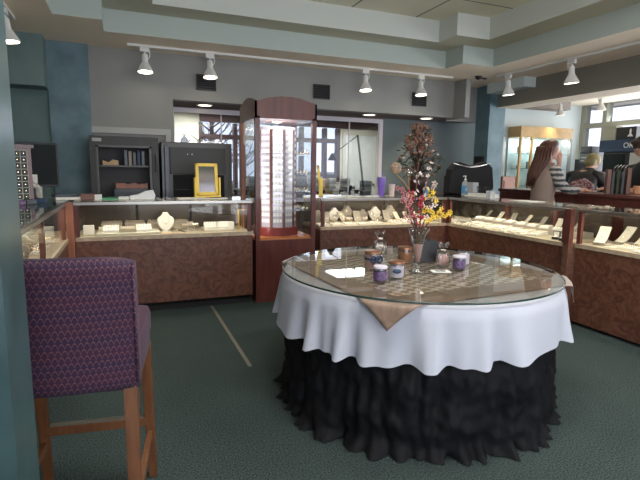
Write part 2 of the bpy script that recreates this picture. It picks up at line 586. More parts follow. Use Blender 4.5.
ceiling_ring('ceiling_soffit', [(-3.2, -.53, -2.9, 5.54), (-.53, -.12, 5.13, 5.54), (-3.2, 9.2, 5.54, 7.35), (4.5, 9.2, -2.9, 5.54),
                                (4.02, 4.5, 5.18, 5.54), (-.53, 4.5, -2.9, -1.6)], 2.7, 2.92, 'soffit', 'tray')
ceiling_ring('ceiling_ledge', [(-3.2, -.16, -2.9, 5.6), (-.16, .33, 4.8, 5.2), (-.16, 4.13, 5.2, 5.6), (4.13, 9.2, -2.9, 5.6), (3.66, 4.13, 4.85, 5.2),
                               (-.16, 4.13, -2.9, -1.9)], 2.92, 3.17, 'ledge', 'tray_up')
struct('ceiling', MB().box(-3.2, 9.2, -2.9, 7.35, 3.17, 3.3), 'tile')

# outer walls
struct('wall_left', MB().box(-2.5, -2.35, -2.9, 6.4, 0, 2.7), 'teal')
fr = MB()
fr.box(-2.5, 9.2, -2.75, -2.6, 0, .5); fr.box(-2.5, 9.2, -2.75, -2.6, 2.65, 2.95)
for x in (-2.5, -1.2, 3.4, 8.0):
    fr.box(x, x+.35, -2.75, -2.6, .5, 2.65)
struct('wall_front', fr, 'wall')

# back wall, with the wide opening to the recess
struct('wall_back', MB().box(-.32, .6, BY, BY+.15, 0, 2.7), 'wall')
struct('wall_back_teal', MB().box(-2.4, -.32, BY, BY+.15, 0, 2.7), 'teal')
struct('wall_bulkhead', MB().box(.6, 4.72, BY, BY+.15, 2.17, 2.7).box(4.72, 4.80, 5.97, BY+.15, 2.15, 2.7).box(4.80, 5.38, 6.52, 6.65, 2.15, 2.7), 'wall')
struct('ceiling_recess', MB().box(.6, 4.80, BY+.15, WY, 2.17, 2.3).box(4.8, 5.37, 6.65, WY, 2.17, 2.3), 'brown_soffit')
struct('wall_recess_left', MB().box(.5, .6, BY+.15, WY, 0, 2.2), 'wall')
rw = MB()
rw.box(.6, 3.86, WY, WY+.12, 0, .92); rw.box(.6, 3.86, WY, WY+.12, 2.14, 2.2)
rw.box(2.2, 2.34, WY, WY+.12, .92, 2.14)
struct('wall_recess', rw, 'brown_soffit')
struct('wall_recess_blue', MB().box(3.86, 5.9, WY, WY+.12, 0, 2.2), 'blue_wall')
struct('wall_left_bulkhead', MB().box(-1.35, -.72, 5.93, BY, 2.18, 2.7), 'teal')
struct('trim_2', MB().box(-.37, .56, BY-.03, BY, 1.74, 1.81).box(.5, .56, BY-.03, BY, 0, 1.74), 'trimw')
struct('wall_pilaster_left', MB().box(-.72, -.31, BY-.06, BY, 0, 2.7), 'teal_col')
struct('wall_column_right', MB().box(5.38, 5.69, 6.2, 6.52, 0, 2.7), 'teal_col')
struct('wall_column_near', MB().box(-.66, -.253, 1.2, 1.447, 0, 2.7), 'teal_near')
# beams at the right
b = MB().box(5.52, 5.95, -2.6, 6.2, 2.36, 2.7)
bmesh.ops.recalc_face_normals(b.bm, faces=b.bm.faces[:])
for f in b.bm.faces:
    f.material_index = 1 if f.normal.z < -.5 else 0
struct('ceiling_beam', b, ['beam', 'soffit'])
struct('ceiling_box', MB().box(5.3, 5.52, 5.45, 6.2, 2.56, 2.7), 'far_wall')
# far room
struct('wall_far', MB().box(5.69, 8.75, 7.3, 7.42, 0, 2.75), 'far_wall')
struct('door_1', MB().box(6.5, 6.62, 7.24, 7.3, 0, 2.1).box(6.62, 6.74, 7.28, 7.3, 0, 2.04), 'trimw')
# street windows in the right wall
ww = MB()
ww.box(8.68, 8.82, -2.6, 7.3, 0, .12); ww.box(8.68, 8.82, -2.6, 7.3, 2.25, 2.34); ww.box(8.68, 8.82, -2.6, 7.3, 2.69, 2.8)
for y in (7.26, 6.78, 5.2, 3.6, 2.0, .4, -1.2):
    ww.box(8.67, 8.83, y-.045, y+.045, .1, 2.7)
struct('wall_right', ww, 'olive')
k = 1
ys = [-2.6, -1.2, .4, 2.0, 3.6, 5.2, 6.78, 7.26]
for i in range(len(ys)-1):
    a, c = ys[i]+.045, ys[i+1]-.045
    f = MB()
    for (z0, z1) in ((.12, 2.25), (2.34, 2.69)):
        f.box(8.74, 8.75, a, c, z0, z1)
    struct('window_%d' % k, f, 'pane'); k += 1
# dark canopy edge seen through the transoms
struct('trim_3', MB().box(9.3, 9.6, -2, 8, 2.72, 2.86), 'beam')

# the workshop behind the windows
struct('ceiling_workshop', MB().box(-.2, 8, WY+.12, 11.2, 2.55, 2.7), 'work_ceiling')
struct('wall_workshop_left', MB().box(-.2, 0, WY+.12, 11.2, 0, 2.55), 'cream_wall')
struct('wall_workshop_right', MB().box(6.6, 6.8, 7.42, 11.2, 0, 2.55), 'cream_wall')
wk = MB()
wk.box(0, 1.6, 11, 11.15, 0, 2.55); wk.box(4.98, 6.8, 11, 11.15, 0, 2.55); wk.box(1.6, 4.98, 11, 11.15, 0, .75); 
struct('wall_workshop_back', wk, 'cream_wall')
wf = MB()
wf.box(1.6, 4.98, 10.98, 11.13, 2.0, 2.1); wf.box(1.6, 4.98, 10.98, 11.13, .72, .8)
for x in (1.58, 2.35, 2.5, 3.2, 3.95, 4.55, 4.9):
    wf.box(x, x+.08, 10.97, 11.14, .75, 2.35)
struct('trim_4', wf, 'dark_frame')
struct('trim_5', MB().box(1.6, 6.2, 10.9, 11.0, 2.36, 2.56), 'maroon')
struct('window_8', MB().box(1.62, 4.96, 11.05, 11.06, .78, 2.38), 'pane')
dr = thing('door_2', '', '', (5.12, 10.96, 0))
del dr['label'], dr['category']
dr['kind'] = 'structure'
MB().box(0, .84, 0, .04, 0, 2.2, bev=.004).done('door_leaf', 'white', dr)
pn = MB()
for cx in (.23, .61):
    for (z0, z1) in ((.2, .75), (.9, 1.45), (1.6, 2.05)):
        pn.box(cx-.15, cx+.15, -.012, 0, z0, z1, bev=.005)
pn.done('door_panels', 'white', dr)
MB().ball((.78, -.05, 1.0), .03).done('door_knob', 'brass', dr, True)
MB().box(-.08, 0, -.02, .04, 0, 2.28).box(.84, .92, -.02, .04, 0, 2.28).box(0, .84, -.02, .04, 2.2, 2.28).done('door_casing', 'cream_wall', dr)

# interior windows (two), pale frames, thin glass
def interior_window(n, x0, x1, bars):
    t = thing('window_%d' % n, '', '', (0, 0, 0)); del t['label'], t['category']; t['kind'] = 'structure'
    f = MB()
    f.box(x0, x1, WY-.03, WY+.02, 2.09, 2.15); f.box(x0, x0+.045, WY-.03, WY+.02, .9, 2.09); f.box(x1-.06, x1, WY-.03, WY+.02, .9, 2.09)
    f.box(x0, x1, WY-.05, WY+.02, .87, .92)
    f.done('window_frame', 'frame_lilac', t)
    g = MB().box(x0+.04, x1-.05, WY+.03, WY+.038, .92, 2.1)
    g.done('window_pane', 'pane', t)
    m_ = MB()
    for x in bars:
        m_.box(x-.006, x+.006, WY+.02, WY+.045, .92, 2.1)
    m_.done('glass_joint', 'frame_lilac', t)
interior_window(9, .62, 2.2, (1.3,))
interior_window(10, 2.34, 3.84, (3.28,))

# outdoors
struct('ground', MB().box(-30, 60, 11.4, 60, -.2, -.12).box(9.3, 60, -40, 11.4, -.2, -.12), 'ground')
def bare_tree(x, y, h, seed, label):
    random.seed(seed)
    t = thing('bare_tree', label, 'tree', (x, y, -.12), 0, 'bare trees outside the workshop')
    MB().tube([(0, 0, 0), (.05, 0, h*.5), (0, .05, h)], [.14, .1, .03]).done('trunk', 'twig', t)
    br = MB()
    for i in range(26):
        z = h*random.uniform(.25, .95); a = random.uniform(0, 6.3); l = random.uniform(.8, 1.9)
        p1 = Vector((cos(a)*l*.5, sin(a)*l*.5, z+l*.35)); p2 = Vector((cos(a)*l, sin(a)*l, z+l*.9))
        br.tube([(0, 0, z), p1, p2], [.03, .018, .006], 5)
        for j in range(3):
            b_ = a+random.uniform(-1, 1)
            br.tube([p1, p1+Vector((cos(b_)*.5, sin(b_)*.5, random.uniform(.2, .7)))], [.01, .003], 4)
    br.done('branches', 'twig', t)
bare_tree(2.6, 15.5, 3.6, 1, 'bare leafless tree outside, seen left of the tall wooden tower case')
bare_tree(8.2, 16.5, 3.8, 2, 'bare leafless tree outside, seen through the window right of the tower case')
bare_tree(5.0, 21.5, 3.6, 3, 'bare leafless tree outside, seen through the glass of the tower case')
random.seed(11)
def parked_car(x, y, rz, label, m):
    t = thing('parked_car', label, 'car', (x, y, -.12), rz)
    MB().prism([(-2.1, .3), (2.1, .3), (2.15, .75), (1.3, .9), (.7, 1.4), (-1.1, 1.42), (-1.8, .95), (-2.15, .85)], -.8, .8, 'y').done('body', m, t)
    MB().prism([(-1.45, .95), (1.05, .95), (.62, 1.33), (-1.0, 1.35)], -.81, .81, 'y').done('side_window', 'black', t)
    for sx in (-1.3, 1.3):
        for sy in (-.78, .78):
            MB().tube([(sx, sy-.1, .32), (sx, sy+.1, .32)], .32, 14).done('wheel', 'black', t, True)
parked_car(5.6, 14.6, .05, 'pale grey car parked outside beyond the workshop windows', 'alu')

# ================================================================== LAMPS
def make_track_head(label):
    t = thing('track_light', label, 'track light', (0, 0, 2.68), 0, 'white track lights')
    MB().box(-.05, .05, -.02, .02, -.05, 0, bev=.006).tube([(0, 0, -.04), (0, .0, -.09)], .009).done('adapter', 'white', t)
    h = MB()
    T = Matrix.Translation((.0, 0, -.09)) @ Matrix.Rotation(radians(-6), 4, 'X')
    h.lathe([(.022, .02), (.032, .01), (.034, -.07), (.045, -.10), (.078, -.165), (.084, -.18), (.08, -.182), (.074, -.165)], 24, T=T)
    for k in range(24):
        a = 2*pi*k/24
        h.tube([T @ Vector((.036*cos(a), .036*sin(a), -.08)), T @ Vector((.082*cos(a), .082*sin(a), -.17))], .0025, 4)
    h.done('shade', 'white', t, 40)
    g = MB().lathe([(.001, -.178), (.06, -.176), (.074, -.168)], 20, T=T)
    g.done('lamp', 'lamp_on', t, True)
    y = MB().tube([(.05, 0, -.03), (.055, 0, -.09), (.03, 0, -.13)], .006)
    y.done('yoke', 'white', t)
    return t
def spot(loc, target, power, size=75):
    l = bpy.data.lights.new('track_spot', 'SPOT'); l.energy = power; l.spot_size = radians(size); l.spot_blend = .8; l.color = (1, .86, .68); l.shadow_soft_size = .05
    o = bpy.data.objects.new('track_spot', l); COL.objects.link(o); o.location = loc
    o.rotation_euler = (Vector(target)-Vector(loc)).to_track_quat('-Z', 'Y').to_euler()
H = [((.28, 5.95), 0, 'white track light above the open grey safe', (.3, 5.2, 1)), ((1.0, 5.95), 0, 'white track light in front of the leftmost dark wall vent', (.9, 5.0, 1)),
     ((3.05, 5.95), 0, 'white track light right of the middle wall vent', (3, 5, 1)), ((3.92, 5.95), 0, 'white track light in front of the wall vent near the flower arrangement', (4, 5.4, 1)),
     ((4.95, 5.38), 1, 'white track light hanging beside the top of the blue column', (4.2, 4.6, 1)), ((4.95, 4.36), 1, 'large looking white track light right of the blue column', (4.0, 4.0, 1)),
     ((-.88, 5.05), 1, 'white track light at the upper left corner of the view', (-.8, 4.2, 1)),
     ((7.5, 6.78), 1, 'small white track light above the honey wood display cabinet', (7.4, 7.2, 1)), ((7.5, 5.96), 1, 'small white track light before the transom windows', (7.5, 5.2, 1))]
proto = None
for (p, ax, lab, tg) in H:
    if proto is None:
        proto = make_track_head(lab); o = proto
        o.location = (p[0], p[1], 2.675)
    else:
        o = dup(proto, (p[0], p[1], 2.675), pi/2 if ax else 0, lab)
    spot((p[0], p[1], 2.38), tg, 9)
for (lab, box) in (('long white ceiling track along the back wall', (.1, 4.45, 5.93, 5.97)), ('white ceiling track beside the olive beam', (4.93, 4.97, 1.5, 5.6)),
                   ('white ceiling track at the far left', (-.9, -.86, 3.0, 5.4)), ('white ceiling track in the street window area', (7.48, 7.52, 4.5, 7.0))):
    x0, x1, y0, y1 = box
    tag(MB().box(x0, x1, y0, y1, 2.675, 2.7).done('lighting_track', 'white'), lab, 'lighting track', 'ceiling tracks')
for i, (x, y, lab) in enumerate(((1.03, 6.59, 'round recessed ceiling lamp above the yellow mirror'), (3.42, 6.52, 'round recessed ceiling lamp above the purple tumbler'), (4.42, 6.52, 'round recessed ceiling lamp above the dried flower arrangement'))):
    t = thing('recessed_lamp', lab, 'ceiling lamp', (x, y, 2.17), 0, 'recessed lamps in the brown soffit')
    MB().torus((0, 0, 0), .095, .012, m=6).done('trim_ring', 'white', t, True)
    MB().lathe([(.001, -.006), (.09, -.004)], 20).done('lens', 'can_on', t)
    spot((x, y, 2.14), (x, y+.05, 0), 14, 110)
def fixture(x0, x1, y0, y1, lab, pw):
    t = thing('ceiling_panel_light', lab, 'ceiling light', ((x0+x1)/2, (y0+y1)/2, 2.55))
    a, c = (x1-x0)/2, (y1-y0)/2
    MB().box(-a-.03, a+.03, -c-.03, c+.03, -.03, 0).done('housing', 'white', t)
    MB().box(-a, a, -c, c, -.04, -.03).done('diffuser', 'tube_on', t)
    area('panel_light', ((x0+x1)/2, (y0+y1)/2, 2.49), x1-x0, pw, (.97, 1, .96), direction=(0, 0, -1), sy=y1-y0)
fixture(.95, 2.05, 9.7, 10.6, 'long bright ceiling light over the cream workshop wall', 20)
fixture(4.25, 5.2, 9.35, 10.05, 'bright ceiling light near the white workshop door', 24)

def added_troffer(x, y, lab, pw):  # out-of-view fill lights, added to brighten the table, floor and walls
    t = thing('ceiling_panel_light', lab, 'ceiling light', (x, y, 3.17))
    MB().box(-.62, .62, -.32, .32, -.03, 0).done('housing', 'white', t)
    MB().box(-.58, .58, -.28, .28, -.04, -.03).done('diffuser', 'tube_on', t)
    area('panel_light', (x, y, 3.12), 1.16, pw, (1, .96, .88), direction=(0, 0, -1), sy=.56)
added_troffer(1.0, 1.4, 'added unseen rectangular fill light in the tray, over the bar stool side', 18)
added_troffer(3.0, 1.4, 'added unseen rectangular fill light in the tray, over the near right showcase', 18)

# wall vents
for i, (x, lab) in enumerate(((1.0, 'dark square wall vent behind the second track light'), (2.54, 'dark square wall vent right of the tower case top'), (4.1, 'dark square wall vent above the flower arrangement'))):
    t = thing('wall_vent', lab, 'vent', (x, BY, 2.395), 0, 'wall vents')
    MB().box(-.115, .115, -.012, 0, -.09, .09).done('backing', 'blackm', t)
    s_ = MB()
    for k in range(7):
        s_.cbox(0, -.016, -.078+k*.026, .2, .006, .008)
    s_.box(-.12, -.108, -.02, 0, -.095, .095).box(.108, .12, -.02, 0, -.095, .095).box(-.12, .12, -.02, 0, .085, .095).box(-.12, .12, -.02, 0, -.095, -.085)
    s_.done('grille', 'black', t)
t = thing('security_camera', 'small dark dome camera on the ceiling by the blue column', 'camera', (4.75, 5.75, 2.7))
MB().lathe([(.001, -.05), (.035, -.04), (.05, -.01), (.05, 0)], 16).done('dome', 'black', t, True)
MB().tube([(.0, 0, -.02), (.12, -.02, -.03)], .012).done('bracket', 'black', t)

# ================================================================== SHOWCASES
TOPZ, DECK = 1.05, .73
def showcase(name, label, L, D, posts, loc, rz, light=14, kick=.09, back='mirror', midposts=(), group='glass showcases'):
    """local frame: x along the length, front face at y=0, depth to y=D"""
    t = thing('showcase', label, 'showcase', loc, rz, group)
    MB().box(0, L, .05, D, 0, kick).done('toe_kick', 'blackm', t)
    MB().box(0, L, .0, D, kick, DECK-.03, bev=.004).done('cabinet_body', 'burl', t)
    MB().box(0, L, -.012, D, DECK-.03, DECK-.004).done('deck_edge', 'liplt', t)
    MB().box(.01, L-.01, -.01, D-.02, DECK-.004, DECK+.004).done('deck', 'lip', t)
    g = MB()
    g.box(.03, L-.03, .0, .005, DECK+.004, TOPZ-.03)
    g.done('front_glass', 'glass', t)
    MB().box(0, L, -.004, D, TOPZ-.008, TOPZ).done('top_glass', 'glass', t)
    MB().box(0, L, -.008, .022, TOPZ-.034, TOPZ-.008, bev=.003).box(0, L, D-.02, D, TOPZ-.03, TOPZ-.008).done('top_rail', 'alu', t)
    for x in posts:
        MB().box(x-.018, x+.018, .0, .03, DECK, TOPZ-.03).done('corner_post', 'mahog', t)
    for x in midposts:
        MB().box(x-.02, x+.02, D-.07, D-.03, DECK, TOPZ-.03).done('divider_post', 'mahog', t)
    dd = MB()
    nb = max(2, round(L/.6))
    for k in range(nb):
        dd.box(L*k/nb+.01, L*(k+1)/nb-.01, D-.025-.01*(k % 2), D-.015-.01*(k % 2), DECK+.005, TOPZ-.03)
    dd.done('sliding_back_door', 'case_back', t)
    a = area('showcase_strip', (0, 0, 0), L*.92, light, (1, .86, .66), direction=(0, 0, -1), sy=.02)
    mt = Matrix.Translation(loc) @ Matrix.Rotation(rz, 4, 'Z')
    a.location = mt @ Vector((L/2, .06, TOPZ-.04))
    q = Vector((0, .35, -1)); q.rotate(Matrix.Rotation(rz, 4, 'Z'))
    # long side of the strip follows the case
    zc = -q.normalized(); xc = Vector((cos(rz), sin(rz), 0)); yc = zc.cross(xc)
    a.matrix_world = Matrix.Translation(a.location) @ Matrix((xc, yc, zc)).transposed().to_4x4()
    MB().box(.05, L-.05, .028, .05, TOPZ-.032, TOPZ-.014).done('light_strip', 'alu', t)
    return t
M['taupe_pad'] = mat('taupe_velvet', (.26, .23, .19), .8)
M['case_back'] = mat('dark_mirror', (.11, .09, .075), .15, .6)
showcase('a', 'wooden glass showcase in the back row left of the tower case', 1.58, .58, (.02, 1.55), (-.41, 4.65, 0), 0, 2.8)
showcase('b', 'wooden glass showcase in the back row right of the tower case', 1.65, .58, (.03, 1.62), (1.97, 4.82, 0), 0, 4.5)
# corner unit and right hand run (front faces -X)
showcase('c', 'longer wooden glass showcase with white trays beside the table, far part of right run', 1.70, .6, (.02, 1.68), (3.64, 4.82, 0), -pi/2, 4.2, midposts=(.4, 1.1))
tp = thing('showcase_pilaster', 'light veneered pilaster between the two right showcases', 'pilaster', (3.615, 3.058, 0))
MB().box(0, .12, 0, .058, .0, DECK+.0).done('shaft', 'burl_l', tp)
MB().box(-.012, .12, -.0, .058, 0, .14).done('plinth', 'burl_l', tp)
MB().box(0, .05, 0, .06, DECK, TOPZ-.01).done('upper_post', 'mahog', tp)
showcase('d', 'wooden glass showcase at the right edge with necklace ramps', 2.3, .6, (.02, 2.28), (3.70, 3.055, 0), -pi/2, 6, midposts=(.52, 1.3), kick=.03)
tc_ = thing('corner_showcase', 'square corner showcase joining the back row to the right run', 'showcase', (3.645, 4.835, 0), 0, 'glass showcases')
MB().box(0, .6, 0, .58, .09, DECK-.03).done('cabinet_body', 'burl', tc_)
MB().box(0, .6, 0, .58, DECK-.03, DECK+.004).done('deck', 'lip', tc_)
MB().box(0, .6, 0, .58, TOPZ-.008, TOPZ).done('top_glass', 'glass', tc_)
MB().box(-.02, .01, -.01, .015, .0, TOPZ-.01).done('corner_post', 'mahog', tc_)
MB().box(.59, .6, .0, .58, DECK, TOPZ-.02).box(0, .6, .57, .58, DECK, TOPZ-.02).done('sliding_back_door', 'case_back', tc_)
# left run faces +X
showcase('e', 'wooden glass showcase at the far left, running toward the near column', 2.56, .58, (.02, .76, 1.9), (-.47, 2.64, 0), pi/2, 4)
tag(MB().box(-.468, -.412, 4.62, 4.7, 0, TOPZ-.01).done('wooden_pillar', 'mahog_l'), 'reddish wooden pillar between the two left showcases', 'pillar')

# ---------------------------------------------------------------- tower case
tw = thing('tower_showcase', 'tall mahogany tower showcase with arched top and lit glass', 'display tower', (1.205, 4.65, 0))
W_, D_ = .64, .66
MB().box(0, W_, 0, D_, 0, .64, bev=.004).box(-.004, W_+.004, -.004, D_, 0, .05).done('lower_cabinet', 'mahog', tw)
for (x, y) in ((0, 0), (W_-.045, 0), (0, D_-.045), (W_-.045, D_-.045)):
    MB().box(x, x+.045, y, y+.045, .64, 1.86).done('post', 'mahog' if y < .1 else 'mahog_l', tw)  # rear posts redder: the orange light on them is put into their colour
MB().box(.02, W_-.02, .02, D_-.02, .64, .66).done('display_floor', M.setdefault('orange_lit_wood', mat('orange_lit_wood', (.5, .17, .05), .3)), tw)  # orange glow of the tower lighting painted into the floor colour
def arch(L, z0, z1, zt, n=12):
    pts = [(0, z0), (L, z0), (L, z1)]
    pts += [(L*.94, z1+.004)]
    for i in range(n+1):
        u = 1-i/n
        x = L*.06+L*.88*u
        pts.append((x, z1+.004+(zt-z1)*sin(pi*u)**.8 if 0 < u < 1 else z1+.01))
    pts += [(0, z1)]
    return pts
hd = MB()
hd.prism(arch(W_, 1.84, 2.0, 2.055), 0, .02, 'y').done('arched_header', 'mahog', tw)
MB().prism(arch(W_, 1.84, 2.0, 2.055), D_-.02, D_, 'y').done('arched_header', 'mahog', tw)
for x0 in (0, W_-.02):
    MB().prism(arch(D_, 1.84, 2.0, 2.055), x0, x0+.02, 'x').done('arched_side', 'mahog', tw)
MB().box(.02, W_-.02, .02, D_-.02, 1.84, 1.86).done('ceiling_board', 'mahog', tw)
MB().box(.045, W_-.045, .012, .017, .66, 1.84).done('front_glass', 'glass', tw)
MB().box(.012, .017, .045, D_-.045, .66, 1.84).done('side_glass', 'glass', tw)
MB().box(W_-.017, W_-.012, .045, D_-.045, .66, 1.84).done('side_glass', 'glass', tw)
MB().box(.045, W_-.045, D_-.017, D_-.012, .66, 1.84).done('back_glass', 'glass', tw)
cx, cy = .305, .33
MB().lathe([(.24, 0), (.24, .085), (.235, .09)], 32, (cx, cy, .66)).done('turntable', 'red_drum', tw, 40)
car = MB(); ear = MB(); gap = MB()
for k in range(10):
    a = 2*pi*k/10+.12
    T = Matrix.Translation((cx, cy, .75)) @ Matrix.Rotation(a, 4, 'Z')
    car.box(.19, .205, -.055, .055, 0, 1.0, T=T)
    gap.box(.18, .207, .052, .08, 0, 1.0, T=T)
    for j in range(15):
        for yy in (-.032, 0, .032):
            z = .05+j*.065
            ear.box(.205, .2075, yy-.012, yy+.012, z, z+.035, T=T)
            ear.ball((.209, yy, z+.022), .005, n=6, T=T)
cr_ = car.done('earring_carousel', 'lilac', tw)
ear.done('earring_cards', 'paper', cr_)
gap.done('carousel_strips', 'mahog', cr_)
MB().lathe([(.215, 0), (.215, .03)], 30, (cx, cy, 1.75)).done('carousel_cap', 'lilac', tw)
for i, z in enumerate((.93, 1.12, 1.3, 1.5)):
    MB().box(.52, W_-.02, .02, D_-.1, z, z+.006).box(.02, .475, .02, .1, z, z+.006).done('glass_shelf', 'wareglass', tw)
    it = MB()
    for k in range(5):
        it.ball((.575, .08+k*.1, z+.02), .016, n=8); it.torus((.55, .06+k*.1, z+.03), .018, .003, 'y', 12, 5)
    it.done('shelf_jewelry', 'jewel', tw)
MB().lathe([(.001, 0), (.05, 0)], 16, (.32, .33, 1.838)).done('tower_lamp', 'lamp_on', tw)
pl = bpy.data.lights.new('tower_light', 'AREA'); pl.energy = 3; pl.size = .4; pl.color = (1, .93, .86)
po = bpy.data.objects.new('tower_light', pl); COL.objects.link(po); po.location = (1.525, 4.83, 1.82)
area('tower_front_strip', (1.255, 4.70, 1.25), .03, 1.2, (1, .95, .95), direction=(.5, 1, 0), sy=1.1)

# ================================================================== ROUND TABLE
TX, TY, TZ = 1.645, 2.46, .765
rt_ = thing('round_table', 'round display table under white cloth and black skirting', 'table', (TX, TY, 0))
MB().lathe([(.79, .72), (.80, .725), (.80, .748), (.79, .75)], 64).done('tabletop', 'wood', rt_)
for sx in (-1, 1):
    for sy in (-1, 1):
        MB().tube([(sx*.45, sy*.45, .72), (sx*.5, sy*.5, .0)], [.025, .02]).done('leg', 'alu', rt_)

def drape(name, r0, z0, nz, nth, prof, mats, label, cat):
    bm = bmesh.new()
    rings = []
    c = bm.verts.new((0, 0, z0))
    rad = [r0*.25, r0*.5, r0*.75, r0*.93, r0]
    for r in rad:
        rings.append([bm.verts.new((r*cos(2*pi*k/nth), r*sin(2*pi*k/nth), z0)) for k in range(nth)])
    for j in range(1, nz+1):
        ring = []
        for k in range(nth):
            a = 2*pi*k/nth
            r, z = prof(j/nz, a)
            ring.append(bm.verts.new((r*cos(a), r*sin(a), z)))
        rings.append(ring)
    for k in range(nth):
        bm.faces.new((c, rings[0][k], rings[0][(k+1) % nth]))
    for i in range(len(rings)-1):
        for k in range(nth):
            bm.faces.new((rings[i][k], rings[i+1][k], rings[i+1][(k+1) % nth], rings[i][(k+1) % nth]))
    mb = MB(); mb.bm.free(); mb.bm = bm
    o = mb.done(name, mats, None, True, (TX, TY, 0))
    return tag(o, label, cat)

def cloth_prof(t, a):
    wob = a + .10*sin(3*a+1) + .05*sin(7*a)
    f = sin(21*wob)*.6 + .4*sin(34*wob+1.3)
    f2 = max(-1, min(1, f*1.3))
    r = .812 + .012*min(1, t*5) + t*(.032 + .030*f2*t**.3)
    z = .752 - (.004 if t < .05 else 0) - t*(.276 + .018*sin(2*a+.6) + .012*f2)
    return r, z
o = drape('tablecloth', .806, .7525, 18, 420, cloth_prof, 'cloth', 'white round tablecloth hanging in folds over the black skirting', 'tablecloth')

def skirt_prof(t, a):
    n1 = noise.noise(Vector((cos(a)*7, sin(a)*7, t*.7)))
    n2 = noise.noise(Vector((cos(a)*16, sin(a)*16, t*3+5)))
    n3 = noise.noise(Vector((cos(a)*5, sin(a)*5, t*5+9)))
    r = .78 + .03*t + .055*n1*t**.5 + .03*n2*t**.4 + .04*n3*t + .016*noise.noise(Vector((cos(a)*30, sin(a)*30, t*13)))*min(1, t*3)
    z = .70 - t*.692
    if t > .93:
        r += (t-.93)*(.3+.9*n2)
    return r, z
bm = bmesh.new(); rings = []
NT = 340; NZ = 46
for j in range(NZ+1):
    ring = []
    for k in range(NT):
        a = 2*pi*k/NT
        r, z = skirt_prof(j/NZ, a)
        ring.append(bm.verts.new((r*cos(a), r*sin(a), z)))
    rings.append(ring)
for i in range(NZ):
    for k in range(NT):
        bm.faces.new((rings[i][k], rings[i+1][k], rings[i+1][(k+1) % NT], rings[i][(k+1) % NT]))
mb = MB(); mb.bm.free(); mb.bm = bm
tag(mb.done('table_skirt', 'skirt', None, True, (TX, TY, 0)), 'crumpled black satin table skirt reaching the carpet under the white cloth', 'table skirt')

# square taupe overlay, corners hanging over the rim
bm = bmesh.new(); G = 84; Hs = .675; gv = []
for i in range(G+1):
    row = []
    for j in range(G+1):
        x, y = -Hs+2*Hs*i/G, -Hs+2*Hs*j/G
        r = math.hypot(x, y); a = math.atan2(y, x)
        Rr = .824
        if r <= Rr:
            p = (x, y, .7565)
        else:
            d = r-Rr
            h = max(0, d-.012)
            q = h/.26
            rr = Rr + .017 + min(d, .012) + q*.05 + .012*sin(24*a)*q
            p = (rr*cos(a), rr*sin(a), .7565-h)
        row.append(bm.verts.new(p))
    gv.append(row)
for i in range(G):
    for j in range(G):
        bm.faces.new((gv[i][j], gv[i+1][j], gv[i+1][j+1], gv[i][j+1]))
mb = MB(); mb.bm.free(); mb.bm = bm
o = mb.done('table_overlay', 'overlay', None, True, (TX, TY, 0), radians(3.5))
tag(o, 'square taupe satin overlay whose corner hangs over the white tablecloth', 'overlay cloth')
so = o.modifiers.new('thick', 'SOLIDIFY'); so.thickness = .002; so.offset = 1

gt = thing('glass_tabletop', 'round clear glass sheet lying on the round table', 'glass top', (TX, TY, 0))
MB().lathe([(.0001, .770), (.815, .770)], 96, cap=False).done('sheet', 'top_glass', gt)
MB().lathe([(.815, .76), (.82, .7615), (.82, .7685), (.815, .770)], 96, cap=False).done('polished_rim', 'edge_glass', gt, True)
GZ = .771

# ---- things on the table
def jar_candle(x, y, r, h, wax, label, lidm=None, lab=None, rim='wareglass'):
    t = thing('jar_candle', label, 'candle', (x, y, GZ), 0, 'jar candles on the round table')
    MB().lathe([(r*.85, 0), (r, .006), (r, h*.92), (r*.96, h)], 28).done('jar', rim, t, True)
    MB().lathe([(r*.9, .005), (r*.93, .01), (r*.93, h*.8), (.001, h*.81)], 24).done('wax', wax, t, 40)
    if lab:
        MB().lathe([(r+.001, h*.2), (r+.0015, h*.21), (r+.0015, h*.72), (r+.001, h*.73)], 28, cap=False).done('label_band', lab, t, 30)
    if lidm:
        MB().lathe([(r*1.02, h*.97), (r*1.04, h*.98), (r*1.04, h*1.1), (r*.9, h*1.14), (.001, h*1.14)], 28).done('lid', lidm, t, 40)
    return t
jar_candle(1.235, 2.18, .036, .075, 'purple_d', 'purple candle with a pale lid, nearest the white oval spot of reflection', 'wax_w', 'purple_d')
j = jar_candle(1.37, 2.24, .044, .082, 'wax_w', 'glass jar candle with copper lid and a dark oval label', 'copper')
mb = MB().ball((0, 0, 0), .024, (1, .25, .55), 14, T=Matrix.Translation((-.02, -.040, .042)) @ Matrix.Rotation(radians(-24), 4, 'Z'))
mb.done('oval_sticker', 'navy', j, True)
j = jar_candle(1.36, 2.50, .047, .095, 'pink', 'pink jar candle wrapped with a dark bow, behind the purple candle', 'copper')
mb = MB()
for sx in (-1, 1):
    mb.torus((sx*.02, -.052, .06), .018, .005, 'y', 14, 6)
mb.tube([(-.01, -.052, .055), (-.025, -.056, .02)], .004, 6).tube([(.01, -.052, .055), (.03, -.056, .025)], .004, 6)
mb.lathe([(.049, .055), (.049, .068)], 24, cap=False)
mb.done('bow', 'navy', j, True)
jar_candle(1.66, 2.62, .046, .088, 'amber', 'amber brown jar candle with glass lid beside the vase', 'copper')
jar_candle(1.845, 2.31, .037, .074, 'purple_d', 'purple candle with a pale top at the right of the glass table', 'wax_w', 'purple_d')
jar_candle(1.97, 2.42, .034, .085, 'wax_w', 'small clear tumbler of pale wax right of the purple candle')

